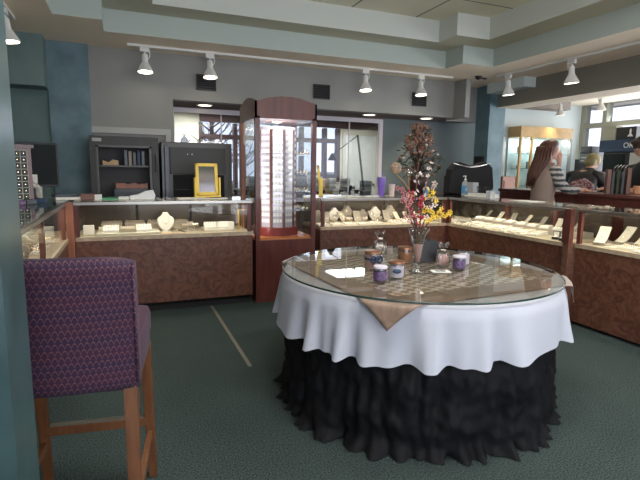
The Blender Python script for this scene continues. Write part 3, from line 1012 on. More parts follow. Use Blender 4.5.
def cello_bag(x, y, s, content, label):
    t = thing('gift_bag', label, 'gift bag', (x, y, GZ), 0, 'cellophane gift bags')
    MB().ball((0, 0, s*.45), s*.42, (1, .8, 1), 12).done('contents', content, t, True)
    mb = MB()
    n = 24
    prof = [(.42, 0), (.48, .15), (.5, .6), (.42, .95), (.12, 1.12), (.3, 1.32), (.4, 1.55)]
    vs, fs = [], []
    for i, (r, z) in enumerate(prof):
        for k in range(n):
            a = 2*pi*k/n
            q = 1+.14*sin(7*a+i)*(.3+i/5)
            vs.append((r*s*q*cos(a), r*s*q*sin(a)*.8, z*s*(1+(.07*sin(5*a) if i == 6 else 0))))
    for i in range(len(prof)-1):
        for k in range(n):
            fs.append((i*n+k, i*n+(k+1) % n, (i+1)*n+(k+1) % n, (i+1)*n+k))
    mb.add(vs, fs)
    mb.done('cellophane', 'wareglass', t)
    MB().torus((0, 0, s*1.12), s*.12, .004).done('tie', 'petal_w', t, True)
cello_bag(1.62, 2.87, .105, 'jewel_d', 'clear cellophane gift bag with dark sweets, behind the other candles')
cello_bag(1.81, 2.42, .09, 'pink', 'pink filled cellophane gift bag beside the black gift bag')
bg_ = thing('black_gift_bag', 'black paper gift bag right of the flower vase', 'gift bag', (1.80, 2.60, GZ), radians(-24))
MB().prism([(-.065, 0), (.065, 0), (.075, .135), (.03, .14), (.0, .133), (-.03, .142), (-.075, .135)], -.035, .035, 'y').done('bag', 'black', bg_)
MB().torus((0, -.036, .13), .03, .003, 'y', 12, 5, pi).torus((0, .036, .13), .03, .003, 'y', 12, 5, pi).done('handle', 'black', bg_)
t = thing('price_card', 'small cream card with scribbled writing lying on the glass', 'card', (1.70, 2.29, GZ), radians(-20))
MB().box(-.055, .055, -.035, .035, 0, .0015).done('card', 'paper', t)
mb = MB()
for k in range(3):
    mb.tube([(-.03+.01*i, .015-.013*k+.004*sin(i*2.1+k), .002) for i in range(7)], .0012, 4)
mb.done('handwriting', 'black', t)

# vase with branches
vs_ = thing('flower_vase', 'trumpet glass vase holding mixed blossom branches', 'vase', (1.555, 2.32, GZ))
MB().lathe([(.045, 0), (.047, .006), (.02, .014), (.014, .035), (.018, .05), (.026, .1), (.034, .17), (.045, .22), (.064, .25), (.066, .252), (.061, .25), (.042, .22), (.031, .17), (.023, .1), (.014, .055), (.001, .05)], 30).done('glass_vase', 'wareglass', vs_, True)
MB().lathe([(.012, .056), (.02, .1), (.027, .16), (.001, .165)], 20).done('pink_filling', 'pink', vs_, True)
def branch(name, label, pts, fl, fm, cnt, spread, size, leafy=False, seed=0):
    random.seed(seed)
    t = thing(name, label, 'flower', (1.555, 2.32, GZ), 0, 'blossom branches in the glass vase')
    pts = [Vector(p) for p in pts]
    st = MB().tube(pts, [.0035]*(len(pts)-1)+[.002], 6)
    bl = MB()
    for i in range(cnt):
        u = random.uniform(.42, 1)*(len(pts)-1)
        k = min(int(u), len(pts)-2); p = pts[k].lerp(pts[k+1], u-k)
        d = Vector((random.uniform(-1, 1), random.uniform(-1, 1), random.uniform(-.6, 1)))*spread
        q = p+d
        st.tube([p, q], .0015, 4)
        if fl == 'petals':
            ax = Vector((random.uniform(-1, 1), random.uniform(-1, -.2), random.uniform(-.5, 1))).normalized()
            R_ = ax.to_track_quat('Z', 'Y').to_matrix().to_4x4()
            for s in range(5):
                an = 2*pi*s/5
                T = Matrix.Translation(q) @ R_ @ Matrix.Rotation(an, 4, 'Z') @ Matrix.Translation((size*.6, 0, size*.15)) @ Matrix.Rotation(-.4, 4, 'Y')
                bl.ball((0, 0, 0), size*.55, (1, .6, .2), 6, T=T)
        else:
            bl.ball(q, size*random.uniform(.7, 1.2), (1, 1, 1.2), 7)
    st.done('stem', 'twig', t)
    bl.done('blossoms', fm, t, True)
Z0 = (0, 0, .08)
Z1 = (0, 0, .24)
branch('pink_blossom', 'pink silk blossom branch leaning left in the vase', [Z0, (-.02, .0, .24), (-.07, .0, .34), (-.10, 0, .42), (-.13, 0, .50)], 'petals', 'petal_p', 24, .036, .017, seed=1)
branch('berry_twig', 'red berry twig standing upright in the vase centre', [Z0, (.0, -.01, .24), (.005, -.01, .36), (.0, -.01, .44)], 'berries', 'berry', 34, .014, .007, seed=2)
branch('berry_twig', 'red berry twig leaning slightly left behind the pink blossom', [Z0, (-.01, .01, .24), (-.04, .01, .36), (-.06, .01, .47)], 'berries', 'berry', 30, .016, .007, seed=3)
branch('yellow_blossom', 'yellow forsythia branch arching out to the right', [Z0, (.02, -.01, .24), (.06, -.02, .30), (.12, -.03, .34), (.19, -.04, .35)], 'petals', 'petal_y', 19, .028, .016, seed=4)
branch('yellow_blossom', 'yellow forsythia branch rising behind the arching one', [Z0, (.02, .01, .24), (.06, .01, .33), (.09, .0, .42), (.08, .0, .49)], 'petals', 'petal_y', 15, .03, .016, seed=5)
branch('pale_blossom', 'tall pale blossom twig, the left of the two tallest', [Z0, (.0, .02, .24), (-.01, .03, .42), (.0, .03, .64)], 'petals', 'petal_w', 11, .012, .013, seed=6)
branch('pale_blossom', 'tall pale blossom twig bending right at the top', [Z0, (.02, .02, .24), (.04, .03, .42), (.09, .04, .58), (.08, .04, .66)], 'petals', 'petal_w', 13, .012, .013, seed=7)
branch('pale_blossom', 'short pale cream blossom above the yellow forsythia', [Z0, (.02, .0, .24), (.08, .0, .44), (.11, .0, .5)], 'petals', 'petal_w', 8, .03, .02, seed=8)

# ================================================================== BAR STOOL
ch = thing('bar_stool', 'tall bar stool with purple scallop patterned upholstery and wooden legs', 'bar stool', (-.205, 1.62, 0), radians(-8))
bm = bmesh.new()
def backsheet(off):
    g = []
    for i in range(15):
        row = []
        for j in range(15):
            u, v = i/14, j/14
            x = (u-.5)*.46
            z = .645+v*.43
            y = off + .045*(1-(2*u-1)**2)*-.5 - .03*v + (.012 if 0 else 0)
            if v > .93: y += (.01 if off < .02 else -.01)
            z -= .018*abs(2*u-1)**6*v
            row.append(bm.verts.new((x, y, z)))
        g.append(row)
    return g
A = backsheet(0); B_ = backsheet(.065)
for g, fl in ((A, 0), (B_, 1)):
    for i in range(14):
        for j in range(14):
            f = (g[i][j], g[i+1][j], g[i+1][j+1], g[i][j+1])
            bm.faces.new(f if not fl else f[::-1])
for i in range(14):
    bm.faces.new((A[i][0], B_[i][0], B_[i+1][0], A[i+1][0])); bm.faces.new((A[i][14], A[i+1][14], B_[i+1][14], B_[i][14]))
    bm.faces.new((A[0][i], A[0][i+1], B_[0][i+1], B_[0][i])); bm.faces.new((A[14][i], B_[14][i], B_[14][i+1], A[14][i+1]))
bmesh.ops.bevel(bm, geom=[e for e in bm.edges if e.is_manifold and e.calc_face_angle(0) > 1.2], offset=.012, segments=3, affect='EDGES')
mb = MB(); mb.bm.free(); mb.bm = bm
mb.done('backrest', 'fabric', ch, True)
for sx in (-.227, .227):
    MB().tube([(sx, -.006, .66), (sx, -.03, 1.06)], .005, 6).done('piping', 'fabric', ch, True)
s_ = MB().box(-.225, .225, .02, .50, .66, .79, bev=.035).box(-.22, .22, .03, .47, .62, .70, bev=.01)
s_.done('seat', 'fabric', ch, 50)
def leg(x0, y0, x1, y1, zt):
    mb = MB()
    w0, w1 = .022, .016
    vs = []
    for (x, y, z, w_) in ((x1, y1, 0, w1), (x0, y0, zt, w0)):
        vs += [(x-w_, y-w_, z), (x+w_, y-w_, z), (x+w_, y+w_, z), (x-w_, y+w_, z)]
    mb.add(vs, [(3, 2, 1, 0), (4, 5, 6, 7), (0, 1, 5, 4), (1, 2, 6, 5), (2, 3, 7, 6), (3, 0, 4, 7)])
    bmesh.ops.bevel(mb.bm, geom=list(mb.bm.edges), offset=.003, segments=2, affect='EDGES')
    mb.done('leg', 'wood', ch)
leg(.2, .02, .208, -.055, .66); leg(-.2, .02, -.208, -.055, .66); leg(.2, .44, .208, .50, .64); leg(-.2, .44, -.208, .50, .64)
MB().box(-.2, .2, .455, .485, .26, .30, bev=.004).done('footrest', 'wood', ch)
MB().box(-.18, .18, .457, .483, .30, .304).done('footrest_plate', 'brass', ch)
for sx in (-1, 1):
    MB().box(sx*.203-.011, sx*.203+.011, -.01, .47, .20, .235, bev=.003).done('stretcher', 'wood', ch)

# ================================================================== LEFT SIDE
# open safe, second safe
sf = thing('safe', 'open dark grey safe with shelves, left against the back wall', 'safe', (-.32, 5.75, 0))
mb = MB()
mb.box(0, .70, 0, .48, 0, .12).box(0, .70, 0, .48, 1.58, 1.68).box(0, .07, 0, .48, .12, 1.58).box(.63, .70, 0, .48, .12, 1.58).box(.07, .63, .44, .48, .12, 1.58)
mb.done('body', 'safe', sf)
mb = MB().box(.06, .085, -.012, .02, .12, 1.58).box(.6, .625, -.012, .02, .12, 1.58).box(.06, .625, -.012, .02, 1.56, 1.585)
mb.done('door_jamb', 'safe_l', sf)
for z in (1.35, 1.0, .6):
    MB().box(.085, .62, .06, .44, z, z+.02).done('shelf', 'safe_l', sf)
MB().box(.03, .12, -.006, 0, 1.62, 1.655).done('badge', 'trimw', sf)
MB().tube([(.67, -.02, 1.3), (.67, -.02, 1.5)], .012).done('hinge', 'safe_l', sf)
for i in range(5):
    tag(MB().box(0, .035, 0, .2, 0, .17-.012*(i % 3), bev=.004).done('file_folder', ['safe_b', 'grey_pad', 'safe_l', 'navy', 'safe_b'][i], None, False, (.02+i*.045, 5.86, 1.371), 0),
        'upright grey folder on the upper safe shelf, %s from the left' % ORD[i], 'folder', 'folders in the open safe')
tag(MB().prism([(0, 0), (.16, 0), (.16, .05), (.1, .06), (.06, .03), (0, .05)], 0, .14, 'y').done('wooden_tray', 'honey', None, False, (-.2, 5.85, 1.371)), 'brownish tray on the upper shelf of the open safe', 'tray')
tag(MB().box(0, .36, 0, .25, 0, .09, bev=.006).done('storage_box', 'safe_b', None, False, (-.1, 5.84, 1.021)), 'dark grey flat box on the lower shelf of the open safe', 'box')
tag(MB().prism([(0, 0), (.34, .0), (.34, .06), (.24, .045), (.2, .065), (.12, .045), (.1, .06), (0, .06)], 0, .2, 'y').done('orange_case', 'mahog_l', None, False, (-.08, 5.85, 1.112)), 'orange brown case lying on the grey box in the open safe', 'case')

s2 = thing('safe', 'closed lighter grey safe with a dark lower compartment beside the open one', 'safe', (.41, 5.75, 0))
MB().box(0, .80, .02, .48, 0, 1.64, bev=.01).done('body', 'safe_l', s2)
MB().box(.09, .72, -.01, .02, 1.28, 1.58, bev=.006).done('door', 'safe', s2)
MB().box(.03, .08, -.012, .02, .1, 1.6, bev=.006).box(.0, .02, -.015, .02, .1, 1.6).done('hinge_column', 'safe_b', s2)
MB().box(.12, .7, -.004, .02, .5, 1.27).done('dark_recess', 'blackm', s2)
for x in (.28, .33):
    MB().ball((x, -.02, 1.5), .012).done('door_knob', 'chrome', s2, True)
for z in (1.1, .95):
    MB().box(.14, .3, -.01, 0, z, z+.008).done('recess_rail', 'safe', s2)

# monitor on its stand, small figure, earring cabinet
mo = thing('monitor', 'large black monitor on a stand in the left corner', 'monitor', (-.83, 5.35, 0), radians(12))
MB().box(-.25, .25, -.02, .03, 1.15, 1.57, bev=.006).done('screen_housing', 'black', mo)
MB().box(-.235, .235, -.023, -.019, 1.17, 1.555).done('screen', M.setdefault('screen', mat('dark_screen', (.008, .012, .013), .5, spec=.15)), mo)
MB().box(-.03, .03, .03, .06, .75, 1.35).done('stand_neck', 'black', mo)
MB().box(-.26, .2, -.1, .28, 0, .75, bev=.01).done('stand_cabinet', 'blackm', mo)
hp = thing('card_terminal', 'white card terminal on a curved stand below the monitor', 'card terminal', (-.73, 4.9, TOPZ))
MB().tube([(.03, 0, .02), (.035, 0, .1), (-.02, 0, .15), (-.06, 0, .12)], [.03, .03, .028, .03], 10).done('curved_stand', 'trimw', hp, True)
MB().box(-.03, .03, -.012, .012, .145, .225, bev=.008).done('reader', 'white', hp)
MB().lathe([(.055, 0), (.05, .015), (.001, .018)], 20).done('base', 'black', hp)
ec = thing('earring_cabinet', 'narrow mahogany earring tower with latticed card pockets', 'earring cabinet', (-.79, 4.45, TOPZ), radians(14))
MB().box(-.12, .12, 0, .2, 0, .44).box(-.14, .14, -.02, .22, .44, .465).box(-.13, .13, -.01, .21, 0, .02).done('body', 'mahog', ec)
MB().box(-.09, .09, -.004, 0, .03, .42).done('card_panel', 'black', ec)
mb = MB()
for k in range(5):
    mb.box(-.09+k*.045-.003, -.09+k*.045+.003, -.008, -.003, .03, .42)
for k in range(9):
    mb.box(-.09, .09, -.008, -.003, .03+k*.0487-.003, .03+k*.0487+.003)
mb.done('lattice', 'olive', ec)
mb = MB()
for i in range(4):
    for k in range(8):
        mb.ball((-.0675+i*.045, -.007, .055+k*.0487), .006, n=6)
mb.done('earrings', 'jewel', ec)

# papers and bits on the left counter tops
def stack(n, x, y, w_, d_, h, mats, label, cat, rz=0, z=TOPZ+.001):
    t = tag(MB().box(-w_/2, w_/2, -d_/2, d_/2, 0, h, bev=min(h*.2, .004)).done(n, mats, None, False, (x, y, z), rz), label, cat)
    return t
stack('booklet', -.47, 4.95, .22, .16, .022, 'paper', 'cream booklet lying at the left counter corner', 'booklet', .2)
stack('booklet', -.50, 4.99, .2, .14, .02, 'safe_b', 'grey blue booklet on top of the cream one', 'booklet', .35, TOPZ+.024)
stack('card_box', -.31, 4.93, .12, .12, .05, 'pinkish', 'reddish brown box end on the left counter', 'box', .1)
stack('white_box', -.22, 4.92, .06, .1, .045, 'white', 'small white box beside the reddish brown box', 'box')
stack('green_folder', -.09, 4.97, .2, .16, .012, 'green', 'green folder lying on the counter before the open safe', 'folder', -.1)
stack('folded_towel', .0, 4.9, .09, .08, .025, 'white', 'small folded white cloth at the end of the green folder', 'cloth', -.1)
cl = thing('white_stapler', 'white wedge shaped tool on the left counter before the safe', 'tool', (.16, 4.92, TOPZ+.001), .05)
MB().prism([(-.11, .0), (.11, .0), (.12, .035), (.1, .085), (.03, .075), (-.03, .045), (-.11, .03)], -.035, .035, 'y').done('body', 'white', cl)
MB().box(-.1, .1, -.05, .05, 0, .004).done('base', 'paper', cl)
stack('paper_sheet', .63, 4.92, .28, .18, .006, 'paper', 'white paper pad on the counter left of the yellow mirror', 'paper')
stack('paper_sheet', .86, 4.86, .2, .1, .005, 'paper', 'white papers under the yellow mirror', 'paper')

def easel_mirror(x, y, rz, label, fm):
    t = thing('easel_mirror', label, 'mirror', (x, y, TOPZ+.006), rz, 'counter mirrors')
    Tm = Matrix.Rotation(radians(-6), 4, 'X')
    f = MB()
    for b_ in ((-.115, -.083, -.015, .015, .02, .345), (.083, .115, -.015, .015, .02, .345), (-.115, .115, -.015, .015, .02, .052), (-.115, .115, -.015, .015, .313, .345)):
        f.box(*b_, T=Tm, bev=.004)
    f.done('frame', fm, t)
    MB().box(-.083, .083, -.004, .004, .052, .313, T=Tm).done('mirror_glass', M.setdefault('mirror', mat('mirror', (.32, .3, .28), .08, .8)), t)
    MB().box(-.135, -.118, -.02, .02, 0, .2, bev=.003).box(.118, .135, -.02, .02, 0, .2, bev=.003).box(-.135, .135, -.03, .03, 0, .016, bev=.003).done('stand', fm, t)
easel_mirror(.80, 5.05, 0.12, 'yellow framed easel mirror on the counter left of the tower', 'yellow')
easel_mirror(2.05, 5.02, radians(68), 'gold framed easel mirror seen edge on, right of the tower', 'yellow')

# ================================================================== THINGS ON THE BACK RIGHT COUNTER
tb = thing('tumbler', 'purple insulated tumbler on the counter before the workshop window', 'tumbler', (2.82, 5.02, TOPZ+.001))
MB().lathe([(.032, 0), (.036, .005), (.04, .1), (.046, .115), (.052, .215), (.05, .22)], 24).done('cup', 'purple', tb, True)
MB().lathe([(.051, .218), (.048, .228), (.001, .23)], 24).done('lid', 'clear', tb, True)
MB().tube([(.01, 0, .225), (.015, 0, .265)], .006).done('straw', 'purple', tb)
t = thing('glass_tumbler', 'pale drinking glass right of the purple tumbler', 'glass', (3.0, 5.08, TOPZ+.001))
MB().lathe([(.03, 0), (.04, .14), (.037, .14), (.028, .008), (.001, .008)], 20).done('cup', 'petal_w', t, True)
# papers on the counter
for i in range(6):
    stack('paper_sheet', 2.16+i*.105, 4.95+.02*(i % 2), .12, .1, .006+.003*(i % 3), 'paper', 'white paper slip on the counter behind the rail, %s right of the gold mirror' % ORD[i], 'paper', .1*i)
def whisk(x, y, h, r, lean, m, label):
    t = thing('decorative_ball', label, 'ornament', (x, y, TOPZ+.001))
    MB().lathe([(.04, 0), (.038, .01), (.001, .012)], 18).tube([(0, 0, .01), (lean*.5, 0, h*.5), (lean, 0, h-r)], .006, 8).done('stalk', 'honey', t, True)
    MB().ball((lean, 0, h), r, n=16).done('head', m, t, True)
    mb = MB()
    for k in range(3):
        mb.torus((lean, 0, h), r*1.01, .003, ['x', 'y', 'z'][k])
    mb.done('bands', 'brass', t, True)
whisk(3.27, 5.04, .335, .07, -.25, 'wicker', 'larger wicker ball ornament on a slanted stalk')
whisk(3.30, 5.16, .275, .045, -.02, 'chrome', 'smaller shiny ball ornament left of the flower arrangement')
stack('small_box', 2.66, 5.12, .1, .08, .06, 'black', 'small black box behind and left of the purple tumbler', 'box')

# flower arrangement on a dark cabinet in the recess
cb = thing('side_cabinet', 'dark cabinet in the recess carrying the dried flower arrangement', 'cabinet', (4.1, 6.0, 0))
MB().box(-.45, .95, 0, .5, .08, .98, bev=.01).box(-.42, .92, .04, .48, 0, .08).done('body', 'blackm', cb)
MB().box(-.47, .97, -.02, .5, .98, 1.01, bev=.005).done('top', 'mahog', cb)
fa = thing('flower_arrangement', 'large dried flower arrangement in a dark pot on the recess cabinet', 'flower arrangement', (4.12, 6.2, 1.012))
MB().lathe([(.07, 0), (.10, .02), (.15, .1), (.165, .18), (.15, .25), (.12, .27)], 24).done('pot', M.setdefault('dark_pot', mat('dark_pot', (.07, .035, .03), .4)), fa, True)
random.seed(5)
st = MB(); lf = MB(); dr_ = MB(); wh = MB()
for i in range(330):
    z = random.uniform(.25, 1.0)
    wd = .37*(1-((z-.45)/.62)**2) if z > .45 else .37*(.55+.45*(z-.25)/.2)
    a = random.uniform(0, 2*pi); r = wd*math.sqrt(random.random())
    p = Vector((r*cos(a), r*sin(a)*.7, z))
    u = random.random()
    if i % 3 == 0:
        st.tube([(0, 0, .22), (p.x*.4, p.y*.4, z*.7), p], [.004, .003, .0015], 4)
    T = Matrix.Translation(p) @ Matrix.Rotation(a, 4, 'Z') @ Matrix.Rotation(random.uniform(-.9, .9), 4, 'Y') @ Matrix.Rotation(random.uniform(-1, 1), 4, 'X')
    if u < (.75 if z < .55 else .35):
        lf.ball((.03, 0, 0), .038, (1, .35, .12), 6, T=T)
    elif u < .93:
        for k in range(3):
            dr_.ball((random.uniform(-.02, .02), random.uniform(-.02, .02), random.uniform(-.02, .02)), .018, n=6, T=T)
    else:
        wh.ball((0, 0, 0), .02, n=6, T=T)
for k in range(9):
    a = -2.4+k*.55
    lf.tube([(0, 0, .4), (cos(a)*.25, -.05, .55+.03*sin(k*2)), (cos(a)*.42, -.08, .5+.1*sin(k*3.1))], [.006, .008, .002], 5)
for k in range(12):
    a = random.uniform(0, 6.28)
    dr_.tube([(0, 0, .6), (cos(a)*.12, sin(a)*.08, .85), (cos(a+.6)*.16, sin(a)*.1, 1.02), (cos(a+1.3)*.08, 0, 1.05)], .004, 4)
st.done('stems', 'twig', fa); lf.done('leaves', 'leaf', fa); dr_.done('dried_flowers', 'dried', fa)['kind'] = 'stuff'; wh.done('pale_blooms', 'petal_w', fa)['kind'] = 'stuff'
# black office chair with black jacket
oc = thing('office_chair', 'black office chair with dark jacket behind the corner showcase', 'chair', (4.36, 5.72, 0), radians(170))
MB().box(-.24, .24, -.24, .22, .46, .54, bev=.02).done('seat', 'blackm', oc, 50)
MB().box(-.24, .24, .22, .28, .62, 1.3, bev=.025).done('backrest', 'blackm', oc, 50)
MB().tube([(0, 0, .1), (0, 0, .46)], .03).done('pedestal', 'chrome', oc, True)
for k in range(5):
    a = 2*pi*k/5
    MB().tube([(0, 0, .12), (.28*cos(a), .28*sin(a), .07)], [.025, .015]).ball((.28*cos(a), .28*sin(a), .035), .034).done('leg', 'black', oc, True)
jk = tag(MB().prism([(-.36, .0), (-.33, .30), (-.22, .40), (-.1, .37), (0, .34), (.1, .37), (.22, .41), (.34, .33), (.38, .05), (.2, -.04), (-.2, -.02)], -.06, .06, 'y').done('jacket', 'blackm', None, False, (4.34, 5.33, 1.08)), 'black jacket draped over the office chair back', 'jacket')
mb = MB()
mb.tube([(4.02, 5.25, 1.46), (4.16, 5.25, 1.425), (4.29, 5.25, 1.41), (4.42, 5.25, 1.425), (4.64, 5.25, 1.47)], [.006, .012, .016, .012, .006], 8)
tag(mb.done('silver_scarf', 'chrome', None, True), 'shiny silver grey scarf lying along the jacket collar', 'scarf')
# power meter box on recess wall
tag(MB().box(-.05, 0, -.09, .09, 0, .18, bev=.006).done('wall_phone', 'black', None, False, (5.38, 6.36, 1.42)), 'black box fixed on the dark side of the blue column', 'wall phone')

# sanitizer bottle, clear holder, ring rack
sb = thing('sanitizer_bottle', 'clear pump bottle with blue label near the blue column', 'pump bottle', (4.02, 5.0, TOPZ+.001))
MB().lathe([(.036, 0), (.04, .005), (.04, .15), (.03, .175), (.014, .185), (.014, .2)], 24).done('bottle', 'clear', sb, True)
MB().lathe([(.0405, .03), (.041, .032), (.041, .125), (.0405, .127)], 24, cap=False).done('label_band', 'blue', sb, 30)
MB().lathe([(.016, .195), (.016, .21), (.006, .212), (.006, .24), (.012, .242), (.012, .25), (.001, .252)], 16).tube([(0, 0, .246), (-.04, -.01, .246), (-.045, -.01, .236)], .005).done('pump', 'white', sb, True)
MB().box(-.02, .02, -.0425, -.0415, .07, .09).done('label_text_block', 'white', sb)
s3 = thing('sanitizer_bottle', 'small blue bottle behind the vase blossoms', 'pump bottle', (3.49, 5.08, TOPZ+.001))
MB().lathe([(.03, 0), (.032, .005), (.032, .09), (.012, .11), (.012, .13)], 20).done('bottle', 'blue', s3, True)
MB().lathe([(.014, .125), (.014, .16), (.001, .162)], 12).done('cap', 'clear', s3, True)
rk = thing('acrylic_riser', 'clear white acrylic riser holding upright display pins', 'display rack', (4.05, 4.72, TOPZ+.001), -pi/2)
MB().box(-.22, .22, -.08, .08, 0, .012, bev=.002).box(-.2, .2, -.05, .09, .012, .04, bev=.004).done('base', 'white', rk)
MB().box(-.26, -.12, -.04, .05, .04, .17, bev=.01).done('acrylic_block', 'clear', rk)
for k in range(6):
    MB().tube([(-.08+k*.05, 0, .03), (-.08+k*.05, 0, .11)], [.004, .004]).ball((-.08+k*.05, 0, .115), .01, n=8).done('pin', 'black', rk, True)
def acrylic(x, y, label, m='clear'):
    return stack('acrylic_cube', x, y, .07, .07, .09, m, label, 'display stand')
acrylic(3.86, 4.35, 'clear acrylic cube on the right run behind the pin rack')
stack('paper_sheet', 3.95, 3.9, .2, .3, .005, 'paper', 'white paper lying on the right showcase top beside the woman', 'paper')

# ================================================================== JEWELRY DISPLAYS
DZ = DECK+.0045
def make_tray(label, w_=.2, d_=.14, m='white_pad', rows=4, cols=8, h=.022, group='flat jewelry trays'):
    t = thing('jewelry_tray', label, 'jewelry tray', (0, 0, 0), 0, group)
    MB().box(-w_/2, w_/2, -d_/2, d_/2, 0, h*.6, bev=.003).done('tray_base', m, t)
    Tt = Matrix.Translation((0, 0, h*.6))
    MB().prism([(-d_/2+.008, 0), (d_/2-.008, 0), (d_/2-.008, h*.9), (-d_/2+.008, h*.3)], -w_/2+.008, w_/2-.008, 'x', T=Tt).done('pad', m, t)
    j = MB()
    for r in range(rows):
        for c in range(cols):
            y = -d_/2+.02+(d_-.04)*r/(rows-1); x = -w_/2+.02+(w_-.04)*c/(cols-1)
            z = h*.6+h*.3+h*.6*(y+d_/2)/d_
            j.torus((x, y, z+.003), .0062, .0016, 'x', 8, 4)
            j.ball((x, y, z+.011), .0035, n=6)
    o = j.done('rings', 'jewel', t); o['kind'] = 'stuff'
    return t
def make_ramp(label, m='grey_pad'):
    t = thing('necklace_ramp', label, 'necklace display', (0, 0, 0), 0, 'curved necklace ramps')
    MB().lathe([(.001, 0), (.05, 0), (.052, .006), (.04, .014), (.001, .016)], 20, sx=1.2).done('base', 'grey_pad', t, True)
    n = 10; mb = MB(); vs, fs = [], []
    for i in range(n+1):
        u = i/n
        y = -.055+.11*u; z = .02+.105*u**1.5
        for x in (-.036, .036):
            vs.append((x, y, z)); vs.append((x, y+.006, z-.006))
    for i in range(n):
        a = i*4; b_ = a+4
        fs += [(a, b_, b_+2, a+2), (a+1, a+3, b_+3, b_+1), (a, a+1, b_+1, b_), (a+2, b_+2, b_+3, a+3)]
    fs += [(0, 2, 3, 1), (n*4, n*4+1, n*4+3, n*4+2)]
    mb.add(vs, fs); mb.done('ramp', m, t, 60)
    MB().torus((0, .015, .085), .024, .0016, 'y', 16, 4).ball((0, -.01, .055), .005, n=8).done('necklace', 'jewel', t)
    return t
def make_bust(label, m='white_pad', s=1.0):
    t = thing('necklace_bust', label, 'necklace bust', (0, 0, 0), 0, 'necklace busts')
    o = [(-.022, .175), (.022, .175), (.024, .15), (.04, .14), (.064, .13), (.072, .105), (.066, .07), (.045, .035), (.02, .01), (0, .004)]
    poly = o + [(-x, z) for x, z in o[::-1][1:-1]]
    poly = [(x*s, z*s) for x, z in poly]
    bm2 = MB().prism(poly, -.012, .03, 'y')
    bmesh.ops.bevel(bm2.bm, geom=list(bm2.bm.edges), offset=.006, segments=3, affect='EDGES')
    bm2.done('form', m, t, 60)
    MB().lathe([(.04*s, 0), (.038*s, .008), (.001, .01)], 18).done('foot', m, t, 40)
    pts = [(s*.03*sin(a), -.016, s*(.105+.03*-cos(a)*(1 if cos(a) > 0 else 1.6))) for a in [i*2*pi/20 for i in range(20)]]
    mb = MB().tube(pts+[pts[0]], .0012, 4, cap=False).ball((0, -.018, s*.072), .005, n=8)
    mb.done('necklace', 'jewel', t)
    return t
def make_ringbox(label):
    t = thing('ring_box', label, 'ring box', (0, 0, 0), 0, 'open black ring boxes')
    MB().box(-.028, .028, -.028, .028, 0, .022, bev=.003).done('lower_box', 'black', t)
    MB().box(-.028, .028, .028, .042, .02, .072, bev=.003).done('lid', 'black', t)
    MB().box(-.022, .022, -.022, .022, .022, .027).box(-.022, .022, .025, .029, .026, .066).done('cushion', 'white_pad', t)
    MB().torus((0, 0, .034), .008, .0018, 'x', 12, 5).ball((0, 0, .044), .004, n=6).done('ring', 'jewel', t)
    return t
def make_block(label, w_=.1, d_=.06, h=.06, m='white_pad'):
    t = thing('display_block', label, 'display block', (0, 0, 0), 0, 'sloping display blocks')
    MB().prism([(-d_/2, 0), (d_/2, 0), (d_/2, h), (d_/4, h), (-d_/2, h*.35)], -w_/2, w_/2, 'x').done('block', m, t)
    j = MB()
    for r in range(3):
        for c in range(5):
            x = -w_*.38+w_*.76*c/4; u = .2+.3*r
            j.ball((x, -d_/2+d_*.75*u, h*.35+h*.65*u+.004), .0045, n=6)
    j.done('stones', 'jewel_d', t)
    return t
def make_dome(label, m='grey_pad'):
    t = thing('bracelet_stand', label, 'bracelet stand', (0, 0, 0), 0, 'dark bracelet stands')
    MB().lathe([(.045, 0), (.043, .01), (.012, .014), (.01, .06)], 16).done('base', m, t, 40)
    MB().tube([(-.055, 0, .075), (.055, 0, .075)], [.022, .022], 14).done('bar', m, t, 50)
    mb = MB()
    for k in range(4):
        mb.torus((-.04+k*.026, 0, .07), .027, .003, 'x', 16, 5)
    mb.done('bracelets', 'jewel', t)
    return t

def place(proto, loc, rz, label, group=None, scale=None, _used=set()):
    if id(proto) not in _used and proto.name not in _used:
        _used.add(proto.name)
        proto.location = loc; proto.rotation_euler.z = rz; proto['label'] = label
        if group: proto['group'] = group
        if scale: proto.scale = (scale,)*3
        return proto
    return dup(proto, loc, rz, label, group, scale)
tray = make_tray(''); ramp = make_ramp('', 'cream_pad'); bust = make_bust(''); rbox = make_ringbox(''); block = make_block('', .13, .07, .065); dome = make_dome('')
gbust = make_bust('', 'taupe_pad'); gramp = make_ramp('', 'taupe_pad')
gtray = make_tray('', m='grey_pad', group='grey jewelry trays')
mtray = make_tray('', w_=.13, d_=.1, rows=3, cols=6, group='small jewelry trays')
# -- left back case (case x from -.41 to 1.17, y 4.65 .. 5.2)
stack('tray_platform', .03, 4.84, .54, .28, .02, 'cream_pad', 'wide cream platform under the tray group in the left showcase', 'platform', 0, DZ)
PZ = DZ+.0205
place(block, (-.12, 4.78, PZ), 0, 'white sloping block at the left front of the cream platform')
place(block, (.16, 4.78, PZ), 0, 'white sloping block at the right front of the cream platform')
stack('cream_block', .02, 4.76, .15, .05, .035, 'lip', 'plain cream bar between the two white sloping blocks', 'block', 0, PZ)
for i in range(3):
    place(mtray, (-.13+i*.15, 4.88, PZ), 0, 'small white ring tray, %s in the row behind the sloping blocks' % ORD[i], scale=1.1)
for i in range(4):
    place(gtray, (-.12+i*.21, 5.07, DZ+.06), 0, 'grey jewelry tray at the back of the left showcase, %s from the left' % ORD[i], scale=.95)
    stack('tray_riser', -.12+i*.21, 5.07, .18, .12, .058, 'lip', 'cream riser under the %s grey tray of the left showcase' % ORD[i], 'riser', 0, DZ)
stack('white_card_box', -.31, 4.83, .09, .06, .085, 'white_pad', 'square white gift box at the left end of the left showcase', 'box', 0, DZ)
stack('white_card_box', -.2, 4.98, .07, .05, .05, 'cream_pad', 'small cream box behind the square white gift box', 'box', 0, DZ)
